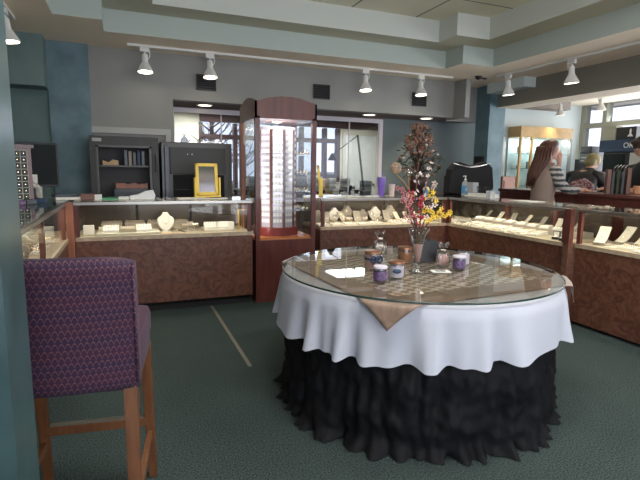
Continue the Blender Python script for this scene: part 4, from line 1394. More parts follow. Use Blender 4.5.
place(bust, (.365, 4.86, DZ), 0, 'white necklace bust in the middle of the left showcase', scale=1.08)
stack('cloth_mat', .42, 4.74, .22, .14, .004, 'liplt', 'tan suede mat before the necklace bust', 'mat', 0, DZ)
wt = thing('wristwatch', 'dark strapped watch lying diagonally right of the bust', 'watch', (.47, 4.82, DZ+.02), radians(-50))
MB().box(-.09, .09, -.009, .009, 0, .004, bev=.001).done('strap', 'black', wt)
MB().lathe([(.017, .002), (.017, .01), (.001, .011)], 18).done('watch_face', 'chrome', wt, 40)
wt.rotation_euler.y = radians(10)
for i, (x, y) in enumerate(((.56, 4.83), (.63, 4.87), (.6, 4.99))):
    place(dome, (x, y, DZ), .3*i, 'small grey bracelet stand right of the bust, %s of three' % ORD[i], scale=.8)
stack('display_steps', .85, 4.87, .26, .2, .02, 'cream_pad', 'cream platform at the right of the left showcase', 'platform', 0, DZ)
place(block, (.79, 4.82, DZ+.0205), 0, 'white sloping block on the right platform, nearer the bust')
place(block, (.90, 4.82, DZ+.0205), 0, 'white sloping block on the right platform, nearer the tower')
place(gtray, (.84, 4.92, DZ+.0205), 0, 'grey jewelry tray behind the blocks on the right platform', scale=.8)
stack('white_cube', 1.0, 4.87, .06, .05, .08, 'white_pad', 'white upright cube near the tower in the left showcase', 'block', 0, DZ)
mb = MB()
for k in range(3):
    mb.tube([(0+.02*k, 0, .2-.02*k), (.005+.02*k, 0, .02)], .0015, 4)
    mb.ball((.005+.02*k, 0, .02), .006, n=6)
mb.box(-.01, .06, -.01, .01, .2, .206); mb.box(-.01, .0, -.008, .008, 0, .2)
tag(mb.done('earring_stand', 'gold', None, False, (1.07, 4.8, DZ)), 'gold earring stand with dangling chains beside the tower', 'earring stand')
tag(MB().box(0, .12, 0, .002, 0, .022).done('price_strip', 'paper', None, False, (.72, 4.672, .995)), 'small white paper strip stuck inside the left showcase glass', 'sign')

# -- right back case (x 1.93 .. 3.61)
for i in range(5):
    place(tray, (2.04+i*.17, 4.94, DZ), radians(8), 'white tray, %s from the tower, at the front of the right back showcase' % ORD[i], scale=.78)
for i in range(6):
    place([gbust, bust][i % 3 == 1], (2.1+i*.19, 5.22-.04*(i % 2), DZ+.0), .3*(i % 3)-.3, 'necklace bust, %s from the tower, in the right back showcase' % ORD[i], scale=[.85, 1.0, 1.1][i % 3])
for i in range(5):
    place(gramp, (2.15+i*.2, 5.09-.03*(i % 2), DZ), .5*(i % 2)-.2, 'taupe necklace ramp, %s from the tower, among the necklace busts' % ORD[i], scale=1.1)
for i in range(4):
    place(dome, (2.2+i*.2, 5.005, DZ), .2*i, 'bracelet stand, %s from the tower, before the row of necklace busts' % ORD[i], scale=.8)
for i in range(3):
    place(mtray, (2.98+i*.16, 4.96, DZ), 0, 'small white tray near the corner of the back row, %s from the left' % ORD[i])
for i in range(3):
    place(ramp, (3.12+i*.14, 5.13, DZ), .2, 'cream necklace ramp near the corner of the back row, %s from the left' % ORD[i], scale=.9)

# -- corner and far right run (front at x=3.64)
for i in range(6):
    place(mtray, (3.80+.2*(i % 2), 4.93+.14*(i//2), DZ+.001), -pi/4, 'small white tray in the square corner showcase, %s of six' % ORD[i])
longpad = make_tray('', w_=.13, d_=.30, rows=9, cols=4, h=.026, group='long white pads')
for i in range(7):
    place(longpad, (3.83, 4.56-i*.158, DZ), -pi/2+radians(16), 'long white ring pad across the right showcase, %s from the corner' % ORD[i], scale=.86)
for i in range(8):
    place(mtray, (4.01, 4.66-i*.165, DZ+.055), -pi/2, 'small white tray on the raised back step of the right showcase, %s from the corner' % ORD[i], scale=.9)
stack('back_step', 4.06, 4.0, .21, 1.5, .054, 'taupe_pad', 'taupe raised step along the back of the longer right showcase', 'step', 0, DZ)
for i in range(7):
    place(ramp if i % 2 else gramp, (4.11, 4.66-i*.21, DZ+.055), -pi/2+.3*(i % 3)-.3, 'necklace ramp behind the raised step of the right showcase, %s from the corner' % ORD[i], scale=.8)
for i in range(9):
    place(mtray, (3.69+.015*(i % 2), 4.7-i*.13, DZ+.0005), -pi/2, 'small white tray against the front glass of the right showcase, %s from the corner' % ORD[i], scale=.55)
for i in range(2):
    place(rbox, (3.74-.01*i, 3.31-i*.09, DZ+.0005), radians(-60), ['open black ring box near the pilaster, the one nearer the corner', 'open black ring box right beside the pilaster'][i], scale=1.05)
# -- near right run (front x=3.70, y 3.05 down to .75)
for i, (x, y, r) in enumerate(((3.86, 2.93, .3), (4.08, 2.88, -.1), (4.1, 2.72, -.1), (3.92, 2.56, .3), (3.87, 2.40, .3))):
    place(ramp, (x, y, DZ), -pi/2+r, ['cream necklace ramp nearest the pilaster', 'cream necklace ramp at the back, left of the wooden divider', 'cream necklace ramp at the back beside the wooden divider',
          'cream necklace ramp right of the wooden divider', 'cream necklace ramp at the right edge of the showcase'][i], scale=1.25)
place(tray, (3.86, 2.68, DZ), -pi/2, 'white ring tray in the near right showcase, left of two', scale=.85)
place(tray, (3.84, 2.46-.0, DZ), -pi/2, 'white ring tray at the right edge in the near right showcase', scale=.85) if 0 else None
place(tray, (3.78, 2.5, DZ), -pi/2, 'white ring tray in the near right showcase, right of two', scale=.7)
stack('round_mat', 3.85, 2.80, .16, .12, .004, 'cream_pad', 'cream mat between the first ramp and the ring trays', 'mat', 0, DZ)
# -- left run (front x=-.47)
for i in range(3):
    place(tray, (-.60, 4.45-i*.28, DZ), pi/2, 'white tray in the far left showcase, %s from the corner' % ORD[i], scale=.8)
    place(ramp, (-.74, 4.4-i*.27, DZ), pi/2, 'cream necklace ramp in the far left showcase, %s from the corner' % ORD[i], scale=1.0)
for i in range(3):
    place(dome, (-.6, 3.55-.28*i, DZ), pi/2, 'bracelet stand in the far left showcase, %s in order toward the camera' % ORD[i], scale=1.2)

# purses / keys jumble under the glass left: upright blue grey folders
for i in range(4):
    stack('jewelry_pouch', -.62-.07*i, 4.5-.1*i, .07, .1, .035, ['navy', 'safe_b', 'purple_d', 'grey_pad'][i], 'small dark pouch on the far left showcase top, %s from the corner' % ORD[i], 'pouch', .4*i, TOPZ+.001)

# ================================================================== SECOND COUNTER, FAR AREA
c2 = thing('service_counter', 'dark wooden service counter behind the woman', 'counter', (5.06, 2.2, 0))
MB().box(0, .55, 0, 3.3, .08, 1.08, bev=.005).box(.04, .5, .03, 3.27, 0, .08).done('body', 'mahog', c2)
MB().box(-.02, .58, -.02, 3.33, 1.08, 1.12, bev=.006).done('worktop', 'mahog', c2)
fo = thing('card_holder', 'upright holder with dusty pink boards and dark brochures on the service counter', 'brochure holder', (5.3, 3.90, 1.121), radians(-40))
MB().box(-.12, -.08, -.06, .06, 0, .28, bev=.002).box(.08, .12, -.06, .06, 0, .3, bev=.002).done('side_board', 'pinkish', fo)
for k in range(3):
    MB().box(-.07+k*.05, -.045+k*.05, -.05, .05, 0, .26+.02*(k % 2)).done('brochure', 'black' if k != 1 else 'leaf', fo)
mb = MB()
for k in range(4):
    mb.tube([(-.07+k*.035, -.05, .26), (-.05+k*.035, -.06, .31), (-.02+k*.03, -.05, .33)], .006, 5)
mb.done('clips', 'alu', fo, True)
t = thing('peach_cup', 'peach coloured cup at the right edge on the service counter', 'cup', (5.4, 3.72, 1.121))
MB().lathe([(.038, 0), (.044, .01), (.05, .1), (.047, .1), (.042, .012), (.001, .012)], 22).done('cup', 'cup', t, True)
gb = thing('glass_bowl', 'small glass bowl of trinkets on the service counter left of the woman', 'bowl', (5.25, 5.05, 1.121))
MB().lathe([(.05, 0), (.055, .01), (.09, .05), (.086, .05), (.05, .014), (.001, .014)], 24).done('bowl', 'clear', gb, True)
mb = MB()
for k in range(12):
    a = k*2.4; mb.ball((.04*cos(a)*(k % 3)/2, .04*sin(a)*(k % 3)/2, .05+.012*(k % 4)), .017, n=7)
mb.done('trinkets', 'white_pad', gb, True)

# honey wood display cabinet
dc = thing('display_cabinet', 'honey wood and glass display cabinet against the pale blue wall', 'display cabinet', (6.79, 6.96, 0))
MB().box(0, 1.3, 0, .32, 2.0, 2.2, bev=.01).done('canopy_box', 'honey', dc)
MB().box(0, 1.3, 0, .32, 0, .35, bev=.01).done('plinth', 'honey', dc)
for x in (0, .27, 1.26):
    MB().box(x, x+.04, 0, .04, .35, 2.0).done('post', 'honey' if x < .5 else 'trimw', dc)
MB().box(0, 1.3, .30, .32, .35, 2.0).done('back_panel', M.setdefault('aqua_panel', mat('aqua_panel', (.42, .56, .56), .3)), dc)
MB().box(.04, 1.26, .015, .02, .35, 2.0).done('front_glass', 'glass', dc)
for z in (.75, 1.1, 1.42, 1.7):
    MB().box(.03, 1.27, .04, .3, z, z+.008).done('glass_shelf', 'wareglass', dc)
MB().box(1.02, 1.035, .0, .02, .35, 2.0).box(1.22, 1.23, .0, .02, .35, 2.0).done('mullion', 'alu', dc)
area('cabinet_strip', (7.44, 7.05, 1.97), 1.1, 8, (.92, 1, 1), direction=(0, .2, -1), sy=.05)
random.seed(9)
kk = 0
for zi, z in enumerate((1.108+.35-.35, 1.428, 1.708)):
    for i in range(5):
        x = 6.79+.15+.24*i; kk += 1
        h = [.16, .1, .13, .18, .09][(i+zi) % 5]
        mb = MB()
        if (i+zi) % 2:
            mb.lathe([(.03, 0), (.05, .02), (.045, h*.6), (.02, h*.8), (.03, h)], 14)
        else:
            mb.box(-.05, .05, -.02, .02, 0, h, bev=.006)
        tag(mb.done('display_ornament', ['white_pad', 'alu', 'white_pad', 'blue_wall', 'clear'][(i*2+zi) % 5], None, True, (x, 7.12, z+.0005)),
            'small ornament on the %s shelf of the honey cabinet, %s from the left' % (['lower', 'middle', 'upper'][zi], ORD[i]), 'ornament', 'ornaments in the honey cabinet')
# small wood cabinet left of it
t = thing('low_cabinet', 'honey brown low cabinet right of the blue column', 'cabinet', (6.1, 6.6, 0))
MB().box(0, .28, 0, .5, 0, 1.28, bev=.006).done('body', 'mahog_l', t)
MB().box(.03, .25, -.015, 0, .15, 1.2, bev=.004).done('door', 'mahog_l', t)
MB().ball((.22, -.03, .8), .015).done('door_knob', 'brass', t, True)

# coffee machine / kiosk by the street window
ki = thing('vending_kiosk', 'dark kiosk with a navy header sign by the street window', 'kiosk', (8.2, 5.6, 0), -pi/2)
# local x runs to -Y world... front faces -X
MB().box(-.76, .35, 0, .3, 0, 1.74, bev=.01).done('cabinet_body', 'black', ki)
MB().box(-.84, .35, -.03, .28, 1.74, 1.95, bev=.006).done('header', 'navy', ki)
MB().box(-.25, .25, -.012, .0, 1.2, 1.72, bev=.004).done('front_panel', 'trimw', ki)
MB().box(-.75, -.35, -.012, .0, 1.1, 1.7).done('product_window', M['screen'], ki)
text_part('OR', .13, 'white', ki, (-.28, -.034, 1.845), (pi/2, 0, 0))
ds = thing('dark_display', 'dark display with a pale emblem standing on the kiosk', 'display', (8.2, 5.6, 1.951), -pi/2)
MB().box(-.57, -.2, .02, .2, 0, .22, bev=.01).done('housing', 'black', ds)
MB().prism([(x-.3, z) for x, z in [(-.05, .05), (.05, .05), (.03, .08), (.012, .1), (.018, .15), (0, .19), (-.018, .15), (-.012, .1), (-.03, .08)]], .012, .02, 'y').done('emblem', 'white', ds)
ob = tag(MB().box(-.85, -.58, .02, .2, 0, .26, bev=.01).done('olive_box', 'olive', None, False, (8.2, 5.6, 1.951), -pi/2), 'olive cardboard box on the kiosk, left of the dark display', 'box')
cm = thing('coffee_machine', 'dark coffee machine left of the kiosk before the window', 'coffee machine', (8.15, 6.72, 0), -pi/2)
MB().box(-.2, .18, 0, .3, 0, 1.62, bev=.01).box(-.08, .14, -.01, .3, 1.74, 1.86, bev=.01).box(-.1, .16, 0, .3, 1.62, 1.76, bev=.01).done('body', 'black', cm)
MB().box(-.08, .14, -.015, 0, 1.55, 1.72).done('control_panel', 'safe_l', cm)
MB().box(-.06, .12, -.02, -.015, 1.58, 1.6).box(-.06, .12, -.02, -.015, 1.64, 1.66).done('buttons', 'alu', cm)
stack('side_table', 8.2, 7.05, .3, .2, .02, 'white', 'white lettered window sign pane near the corner of the street window', 'sign') if 0 else None

# ================================================================== WORKSHOP CLUTTER
def bench(x0, x1, y0, y1, label):
    t = thing('workbench', label, 'workbench', (x0, y0, 0))
    MB().box(0, x1-x0, 0, y1-y0, .88, .93, bev=.005).done('worktop', 'safe_l', t)
    for (x, y) in ((.05, .05), (x1-x0-.05, .05), (.05, y1-y0-.05), (x1-x0-.05, y1-y0-.05)):
        MB().box(x-.03, x+.03, y-.03, y+.03, 0, .88).done('leg', 'mahog', t)
    MB().box(.1, x1-x0-.1, .04, .4, .62, .88).done('drawer_unit', 'mahog', t)
bench(2.45, 4.3, 7.2, 7.9, 'workshop bench behind the right interior window')
bench(1.38, 2.3, 7.2, 7.9, 'workshop bench behind the left interior window')
bench(2.2, 4.8, 9.5, 10.2, 'farther workshop bench under the bright windows')
random.seed(21)
wcols = ['black', 'paper', 'mahog', 'safe_b', 'pinkish', 'white', 'grey_pad', 'honey', 'alu', 'maroon', 'petal_w', 'white', 'paper']
names = [('tool_box', 'box'), ('supply_jar', 'jar'), ('desk_lamp', 'lamp'), ('paper_stack', 'paper stack'), ('polishing_machine', 'machine'), ('parts_drawer', 'drawer cabinet')]
cname = dict(black='black', paper='white', mahog='dark red brown', safe_b='blue grey', pinkish='dusty pink', white='white', grey_pad='taupe', honey='honey coloured', alu='silver', maroon='maroon', petal_w='pale pink', purple='purple')
def clutter(kind, x, y, z, m, s, label, cat):
    n = names[kind][0]
    t = thing(n, label, cat, (x, y, z), random.uniform(-.5, .5), 'bench clutter in the workshop')
    if kind == 0:
        MB().box(-s, s, -s*.6, s*.6, 0, s*1.0, bev=.006).done('box_body', m, t)
        MB().box(-s*1.03, s*1.03, -s*.63, s*.63, s*.8, s*1.05, bev=.004).done('lid', 'trimw', t)
    elif kind == 1:
        MB().lathe([(s*.5, 0), (s*.55, .01), (s*.55, s*1.3), (s*.4, s*1.5)], 14).done('jar_body', m, t, 40)
        MB().lathe([(s*.45, s*1.5), (s*.45, s*1.75), (.001, s*1.76)], 14).done('lid', 'alu', t, 40)
    elif kind == 2:
        MB().lathe([(s*.7, 0), (s*.6, .02), (.001, .025)], 14).done('base', m, t)
        MB().tube([(0, 0, .02), (.1, 0, s*3), (-.1, 0, s*4.2)], .008).done('arm', m, t)
        MB().lathe([(.02, 0), (.03, -.02), (s*.9, -s*.8)], 14, (-.1, 0, s*4.2)).done('shade', m, t, True)
    elif kind == 3:
        for k in range(4):
            a = .2*k
            MB().box(-s, s, -s*.7, s*.7, k*s*.12, (k+1)*s*.12, T=RZ(a)).done('sheet_bundle', m if k % 2 else 'paper', t)
    elif kind == 4:
        MB().box(-s, s, -s*.5, s*.5, 0, s*.5, bev=.01).box(-s*.5, s*.5, -s*.4, s*.4, s*.5, s*1.6, bev=.02).done('housing', m, t)
        MB().tube([(-s*1.2, 0, s*1.2), (s*1.2, 0, s*1.2)], s*.18, 12).ball((s*1.1, 0, s*1.2), s*.35, (.5, 1, 1)).done('spindle', 'alu', t, True)
    else:
        MB().box(-s, s, -s*.5, s*.5, 0, s*2.2).done('cabinet_body', m, t)
        for k in range(4):
            MB().box(-s*.9, s*.9, -s*.56, -s*.5, s*(.1+k*.53), s*(.55+k*.53), bev=.002).done('drawer', 'white' if k % 2 else 'trimw', t)
used = set()
posw = ['left end', 'left part', 'middle', 'right part', 'right end']
def fill(x0, x1, y, z, n, where, hi=1.0, kinds=(0, 1, 3, 4, 5, 2)):
    for i in range(n):
        kd = kinds[(i*5+int(y*7)) % len(kinds)]; m = random.choice(wcols)
        x = x0+(x1-x0)*(i+.5)/n
        lab = '%s %s, %s from the left on the %s' % (cname[m], names[kd][0].replace('_', ' '), ORD[i], where)
        clutter(kd, x, y+random.uniform(-.03, .03), z, m, random.uniform(.045, .06)*hi, lab, names[kd][1])
fill(2.55, 3.8, 7.32, .931, 8, 'right bench front', 1, (0, 1, 3, 5))
fill(2.5, 4.2, 7.72, .931, 5, 'right bench rear', 1.8, (0, 4, 5, 1))
fill(1.42, 2.25, 7.32, .931, 5, 'left bench front', 1, (5, 1, 3, 0))
fill(1.42, 2.25, 7.72, .931, 4, 'left bench rear', 1.9, (5, 4, 0))
fill(2.3, 4.7, 9.7, .931, 7, 'far bench front', 2.2, (4, 0, 5, 1, 3))
fill(2.4, 4.7, 10.02, .931, 7, 'far bench rear', 2.6, (5, 0, 4))
al = thing('architect_lamp', 'black two armed desk lamp forming a tall triangle behind the right window', 'desk lamp', (3.86, 7.5, .931))
MB().lathe([(.09, 0), (.08, .03), (.03, .04), (.03, .1)], 18).done('base', 'black', al, 40)
MB().tube([(0, 0, .08), (-.14, 0, 1.0)], .009).tube([(.02, 0, .08), (-.12, 0, 1.0)], .006).done('lower_arm', 'black', al)
MB().tube([(-.14, 0, 1.0), (-.62, -.1, .68)], .009).ball((-.14, 0, 1.0), .018).done('upper_arm', 'black', al, True)
MB().lathe([(.02, .05), (.035, .02), (.08, -.06), (.082, -.065)], 18, (-.64, -.1, .64)).done('lamp_head', 'black', al, True)
# shelf top with dark figures, seen over the closed safe
sh = thing('bookcase', 'low bookcase behind the left interior window, above the grey safe', 'bookcase', (.68, 7.15, 0))
MB().box(0, .66, 0, .35, 0, 1.6).done('carcass', 'mahog', sh)
MB().box(0, .66, -.01, .35, 1.6, 1.62).done('top', 'mahog', sh)
x = .69
for i in range(10):
    w_ = [.05, .06, .045, .07, .05, .06, .055, .05, .06, .05][i]
    tag(MB().box(0, w_-.004, 0, .2, 0, [.06, .055, .065, .06][i % 4], bev=.003).done('book', ['mahog', 'maroon', 'black', 'burl'][i % 4], None, False, (x, 7.2, 1.621)),
        'small dark book on the bookcase top, %s from the left' % ORD[i], 'book', 'books on the bookcase top')
    x += w_
kt = thing('dark_kettle', 'small dark kettle standing on the bookcase books', 'kettle', (.84, 7.28, 1.69))
MB().lathe([(.05, 0), (.055, .02), (.05, .07), (.025, .1), (.012, .115), (.014, .125), (.001, .13)], 18).done('body', 'black', kt, True)
MB().tube([(.045, 0, .03), (.08, 0, .06), (.085, 0, .08)], [.012, .008, .006]).torus((0, 0, .1), .04, .004, 'y', 14, 5, pi).done('spout', 'black', kt, True)
an = thing('antler_branch', 'dark forked branch ornament beside the kettle', 'ornament', (1.03, 7.28, 1.69))
MB().tube([(0, 0, 0), (.0, 0, .06), (-.05, 0, .1), (-.11, 0, .14)], [.008, .008, .006, .004]).tube([(0, 0, .06), (.06, 0, .1), (.1, 0, .12), (.15, 0, .13)], [.007, .006, .005, .003]).tube([(.06, 0, .1), (.08, 0, .13)], .003).box(-.03, .03, -.02, .02, 0, .008).done('branch', 'black', an, True)

# ================================================================== PEOPLE
def skin(name, pts, edges, m, parent, sub=2, root=0):
    me = bpy.data.meshes.new(name)
    me.from_pydata([p[:3] for p in pts], edges, [])
    me.materials.append(M[m])
    o = bpy.data.objects.new(name, me)
    COL.objects.link(o)
    o.parent = parent
    sk = o.modifiers.new('skin', 'SKIN')
    sk.use_smooth_shade = True
    if not me.skin_vertices:
        me.attributes.new('skin', 'FLOAT', 'POINT') if 0 else None
    for i, p in enumerate(pts):
        v = me.skin_vertices[0].data[i]
        r = p[3]
        v.radius = r if isinstance(r, tuple) else (r, r)
        v.use_root = (i == root)
    s = o.modifiers.new('sub', 'SUBSURF'); s.levels = sub; s.render_levels = sub
    return o
def chain(pts, edges, start, new):
    """append a chain of vertices hanging from index start; returns the last index"""
    last = start
    for p in new:
        pts.append(p); edges.append((last, len(pts)-1)); last = len(pts)-1
    return last
def hand(pts, edges, wrist, d, side, down=(0, 0, -1), curl=.5):
    """palm and five fingers growing from the wrist vertex along d"""
    d = Vector(d).normalized(); s = Vector(side).normalized(); n = Vector(down).normalized()
    w0 = Vector(pts[wrist][:3])
    palm = w0+d*.05
    pi_ = chain(pts, edges, wrist, [(*palm, (.034, .017))])
    for k, ln in enumerate((.068, .078, .074, .058)):
        o0 = palm+d*.03+s*((k-1.5)*.019)
        m1 = o0+d*ln*.5+n*ln*.12*curl; m2 = o0+d*ln*.85+n*ln*.5*curl
        chain(pts, edges, pi_, [(*o0, .0095), (*m1, .0085), (*m2, .007)])
    t0 = w0+d*.03-s*.032; t1 = t0+d*.03-s*.018+n*.01; t2 = t1+d*.028-s*.002+n*.008
    chain(pts, edges, pi_, [(*t0, .011), (*t1, .0095), (*t2, .008)])

def head_mesh(parent, c, rz, tilt, skin_m, s=1.0, glasses=False, name='head'):
    """facing local +x before rotation; returned as matrix for hair"""
    T = Matrix.Translation(c) @ Matrix.Rotation(rz, 4, 'Z') @ Matrix.Rotation(tilt, 4, 'Y') @ Matrix.Scale(s, 4)
    return T

def body_with_head(pts, edges, neck_i, T):
    """adds skull, jaw, nose and ears to the skin skeleton"""
    def P(x, y, z): return tuple(T @ Vector((x, y, z)))
    a = chain(pts, edges, neck_i, [(*P(-.01, 0, -.09), .052), (*P(.0, 0, -.02), (.082)), (*P(-.012, 0, .05), (.08)), (*P(-.012, 0, .09), (.045))])
    b = a-2
    chain(pts, edges, b, [(*P(.05, 0, -.055), .042), (*P(.068, 0, -.085), .025)])
    chain(pts, edges, b, [(*P(.08, 0, -.005), .02), (*P(.108, 0, -.025), .012)])
    for sy in (-1, 1):
        chain(pts, edges, b, [(*P(-.012, sy*.078, -.01), .014), (*P(-.02, sy*.095, .0), (.014))])

def face_details(parent, T, brow='hairbr', lip='pink'):
    e = MB(); pu = MB()
    for sy in (-1, 1):
        e.ball((.078, sy*.031, .012), .0125, (.7, 1, .8), 10, T=T)
        pu.ball((.0865, sy*.031, .012), .006, (.5, 1, 1), 8, T=T)
    e.done('eyes', 'white', parent, True); pu.done('pupils', 'black', parent, True)
    b = MB()
    for sy in (-1, 1):
        b.tube([T @ Vector((.088, sy*.015, .034)), T @ Vector((.086, sy*.032, .039)), T @ Vector((.074, sy*.048, .033))], .003, 5)
    b.done('eyebrows', brow, parent, True)
    m_ = MB().ball((.086, 0, -.062), .02, (.4, 1, .28), 10, T=T)
    m_.done('mouth', lip, parent, True)

# --- the woman: stands between the runs, leaning on the service counter, seen from behind left, facing +X
wo = thing('person', 'woman with long auburn hair in a striped sleeve sweater leaning on the counter', 'person', (4.62, 4.32, 0), radians(-20))
pts = [(0, 0, .95, .125), (-.01, 0, 1.08, .10), (.0, 0, 1.22, .11), (.03, 0, 1.36, .075), (.045, 0, 1.44, .055), (.05, 0, 1.49, .045)]
edges = [(0, 1), (1, 2), (2, 3), (3, 4), (4, 5)]
Th = head_mesh(wo, (.06, 0, 1.61), radians(20), radians(18), 'skin', 1.0)
body_with_head(pts, edges, 5, Th)
for sy in (-1, 1):
    chain(pts, edges, 0, [(0, sy*.09, .86, .10), (.01, sy*.095, .5, .065), (-.02, sy*.1, .1, .04), (.03, sy*.1, .05, .04), (.11, sy*.11, .035, .032)])
# right arm (toward the viewer, -Y): elbow on the counter, forearm along it
i_ = chain(pts, edges, 3, [(.03, -.17, 1.385, .055), (.09, -.2, 1.22, .048), (.22, -.19, 1.155, .042), (.33, -.17, 1.16, .03), (.37, -.165, 1.16, .024)])
hand(pts, edges, i_, (1, .1, -.05), (0, 1, 0), curl=.3)
# left arm raised to the face
i_ = chain(pts, edges, 3, [(.03, .17, 1.385, .055), (.16, .2, 1.2, .046), (.21, .13, 1.3, .038), (.2, .07, 1.44, .028), (.195, .055, 1.47, .024)])
hand(pts, edges, i_, (-.1, -.1, 1), (1, .2, 0), (-1, 0, 0), curl=.5)
skin('body', pts, edges, 'skin', wo)
face_details(wo, Th)
# sweater vest and sleeves follow the body
MB().loft([(0, 0, .86, .15, .185), (0, 0, .95, .145, .18), (-.01, 0, 1.08, .12, .155), (0, 0, 1.22, .13, .17), (.01, 0, 1.34, .125, .185), (.025, 0, 1.41, .10, .175), (.035, 0, 1.445, .075, .11), (.045, 0, 1.47, .055, .06)], 28).done('sweater', 'beige', wo, True)
for (n_, arm) in (('near', [(.03, -.12, 1.39, .07), (.03, -.18, 1.385, .072), (.09, -.21, 1.21, .066), (.2, -.195, 1.155, .06), (.34, -.17, 1.16, .042)]),
                  ('far', [(.03, .12, 1.39, .07), (.03, .18, 1.385, .072), (.16, .205, 1.2, .062), (.21, .13, 1.3, .052), (.205, .085, 1.41, .04)])):
    skin('sleeve', arm, [(i, i+1) for i in range(4)], 'stripes', wo)
skin('trousers', [(0, 0, .95, (.14, .17)), (0, .09, .84, .115), (.01, .095, .5, .085), (-.02, .1, .1, .07), (0, -.09, .84, .115), (.01, -.095, .5, .085), (-.02, -.1, .1, .07)],
     [(0, 1), (1, 2), (2, 3), (0, 4), (4, 5), (5, 6)], 'navy', wo)
h_ = MB()
hr = []
for (x, y, z, rx, ry) in [(.045, 0, 1.735, .03, .03), (.04, 0, 1.725, .075, .07), (.03, 0, 1.69, .105, .092), (.01, 0, 1.63, .115, .104), (-.02, 0, 1.56, .095, .10), (-.06, .01, 1.48, .075, .095), (-.10, .015, 1.4, .062, .09), (-.135, .02, 1.32, .052, .08), (-.155, .02, 1.25, .04, .065), (-.165, .02, 1.19, .01, .02)]:
    hr.append((x, y, z, rx, ry))
h_.loft(hr, 28)
for k in range(13):
    a = radians(70+k*17)
    h_.tube([(.0+.10*cos(a), .1*sin(a), 1.66), (-.02+.105*cos(a), .11*sin(a), 1.5), (-.12+.06*cos(a), .01+.09*sin(a), 1.33), (-.165+.03*cos(a+.2), .01+.06*sin(a+.2), 1.2+.03*sin(k*2.2))], [.012, .017, .015, .005], 6)
for sy in (1,):
    h_.tube([(.08, sy*.075, 1.68), (.10, sy*.1, 1.58), (.10, sy*.12, 1.45), (.09, sy*.125, 1.32)], [.02, .026, .022, .008], 8)
h_.done('hair', 'hairred', wo, True)

# --- stooping customer beyond the counter, back half turned
p2 = thing('person', 'person with thin ash blond hair and dark shirt bending forward at the counter', 'person', (6.28, 4.95, 0), radians(-35))
pts = [(0, 0, .9, .13), (.02, 0, 1.05, .13), (.08, 0, 1.2, .12), (.15, 0, 1.32, .08), (.21, 0, 1.38, .055), (.235, 0, 1.4, .05)]
edges = [(i, i+1) for i in range(5)]
Th = head_mesh(p2, (.30, 0, 1.50), radians(0), radians(48), 'skin', 1.02)
body_with_head(pts, edges, 5, Th)
for sy in (-1, 1):
    chain(pts, edges, 0, [(0, sy*.1, .82, .1), (.01, sy*.11, .48, .07), (-.02, sy*.11, .1, .045), (.03, sy*.11, .05, .045), (.12, sy*.12, .035, .035)])
    i_ = chain(pts, edges, 3, [(.14, sy*.2, 1.33, .06), (.16, sy*.25, 1.14, .05), (.33, sy*.2, 1.16, .04), (.43, sy*.14, 1.16, .026)])
    hand(pts, edges, i_, (1, -sy*.4, -.05), (0, 1, 0), curl=.4)
p2.location = (5.9, 4.9, 0)
p2.rotation_euler.z = radians(12)
skin('body', pts, edges, 'skin', p2)
face_details(p2, Th)
MB().loft([(0, 0, .84, .155, .185), (.02, 0, 1.05, .15, .185), (.06, 0, 1.18, .15, .2), (.12, 0, 1.29, .135, .21), (.16, 0, 1.36, .11, .19), (.195, 0, 1.405, .075, .10), (.22, 0, 1.43, .058, .062)], 26).done('shirt', 'black', p2, True)
for sy in (-1, 1):
    MB().tube([(.13, sy*.12, 1.33), (.14, sy*.2, 1.33), (.16, sy*.25, 1.14), (.28, sy*.22, 1.15)], [.07, .075, .065, .05], 14).done('sleeve', 'black', p2, True)
skin('trousers', [(0, 0, .93, (.15, .18)), (0, .1, .8, .12), (.01, .11, .48, .09), (-.02, .11, .1, .075), (0, -.1, .8, .12), (.01, -.11, .48, .09), (-.02, -.11, .1, .075)],
     [(0, 1), (1, 2), (2, 3), (0, 4), (4, 5), (5, 6)], 'navy', p2)
MB().ball((-.022, 0, .035), .104, (1, .93, .9), 20, T=Th).ball((-.05, 0, -.03), .08, (.8, 1.05, 1), 16, T=Th).done('hair', 'hairbl', p2, True)

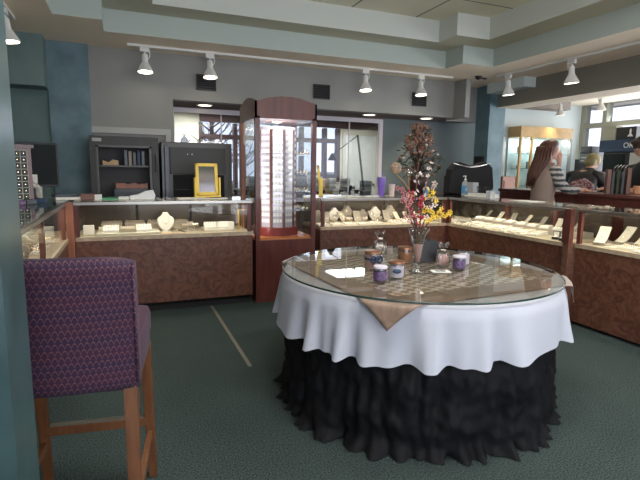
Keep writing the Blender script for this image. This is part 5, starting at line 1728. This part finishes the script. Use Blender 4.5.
# --- customer at the right edge, with glasses, facing the counter
p3 = thing('person', 'dark haired person with glasses in black at the right edge of the view', 'person', (6.05, 4.05, 0), radians(165))
pts = [(0, 0, .95, .13), (0, 0, 1.1, .13), (.02, 0, 1.28, .12), (.05, 0, 1.42, .08), (.07, 0, 1.5, .055), (.08, 0, 1.54, .05)]
edges = [(i, i+1) for i in range(5)]
Th = head_mesh(p3, (.13, 0, 1.67), radians(-12), radians(22), 'skin', 1.0)
body_with_head(pts, edges, 5, Th)
for sy in (-1, 1):
    chain(pts, edges, 0, [(0, sy*.1, .84, .1), (.01, sy*.11, .5, .07), (-.02, sy*.11, .1, .045), (.03, sy*.11, .05, .045), (.12, sy*.12, .035, .035)])
    i_ = chain(pts, edges, 3, [(.05, sy*.2, 1.42, .06), (.1, sy*.26, 1.2, .05), (.34, sy*.2, 1.15, .04), (.48, sy*.12, 1.165, .026)])
    hand(pts, edges, i_, (1, -sy*.3, -.05), (0, 1, 0), curl=.6)
skin('body', pts, edges, 'skin', p3)
face_details(p3, Th)
MB().loft([(0, 0, .86, .155, .185), (0, 0, 1.1, .15, .185), (.02, 0, 1.28, .145, .2), (.04, 0, 1.39, .13, .2), (.055, 0, 1.46, .10, .15), (.065, 0, 1.51, .06, .065)], 26).done('shirt', 'black', p3, True)
for sy in (-1, 1):
    MB().tube([(.05, sy*.12, 1.42), (.05, sy*.2, 1.42), (.1, sy*.26, 1.2), (.28, sy*.22, 1.16)], [.07, .075, .065, .05], 14).done('sleeve', 'black', p3, True)
skin('trousers', [(0, 0, .95, (.15, .18)), (0, .1, .84, .12), (.01, .11, .5, .09), (-.02, .11, .1, .075), (0, -.1, .84, .12), (.01, -.11, .5, .09), (-.02, -.11, .1, .075)],
     [(0, 1), (1, 2), (2, 3), (0, 4), (4, 5), (5, 6)], 'navy', p3)
MB().ball((-.02, 0, .045), .108, (1, .95, .95), 20, T=Th).ball((-.055, 0, -.03), .088, (.75, 1.05, 1.1), 16, T=Th).ball((.03, 0, .10), .07, (1.1, 1, .5), 14, T=Th).done('hair', 'hairbr', p3, True)
g_ = MB()
for sy in (-1, 1):
    g_.torus((0, 0, 0), .023, .0025, 'x', 16, 5, T=Th @ Matrix.Translation((.1, sy*.032, .008)))
    g_.tube([Th @ Vector((.1, sy*.055, .012)), Th @ Vector((.0, sy*.09, .012))], .002, 5)
g_.tube([Th @ Vector((.1, -.01, .01)), Th @ Vector((.1, .01, .01))], .002, 5)
g_.done('glasses', 'black', p3, True)
# red plaid bag strap / cloth in front of the stooping customer
tag(MB().prism([(-.17, 0), (.17, 0), (.15, .1), (.05, .17), (-.06, .14), (-.15, .06)], -.05, .05, 'y').done('plaid_bag', 'plaid', None, False, (5.42, 4.5, 1.121), radians(-60)), 'red and white plaid bag on the service counter left of the brochures', 'bag')
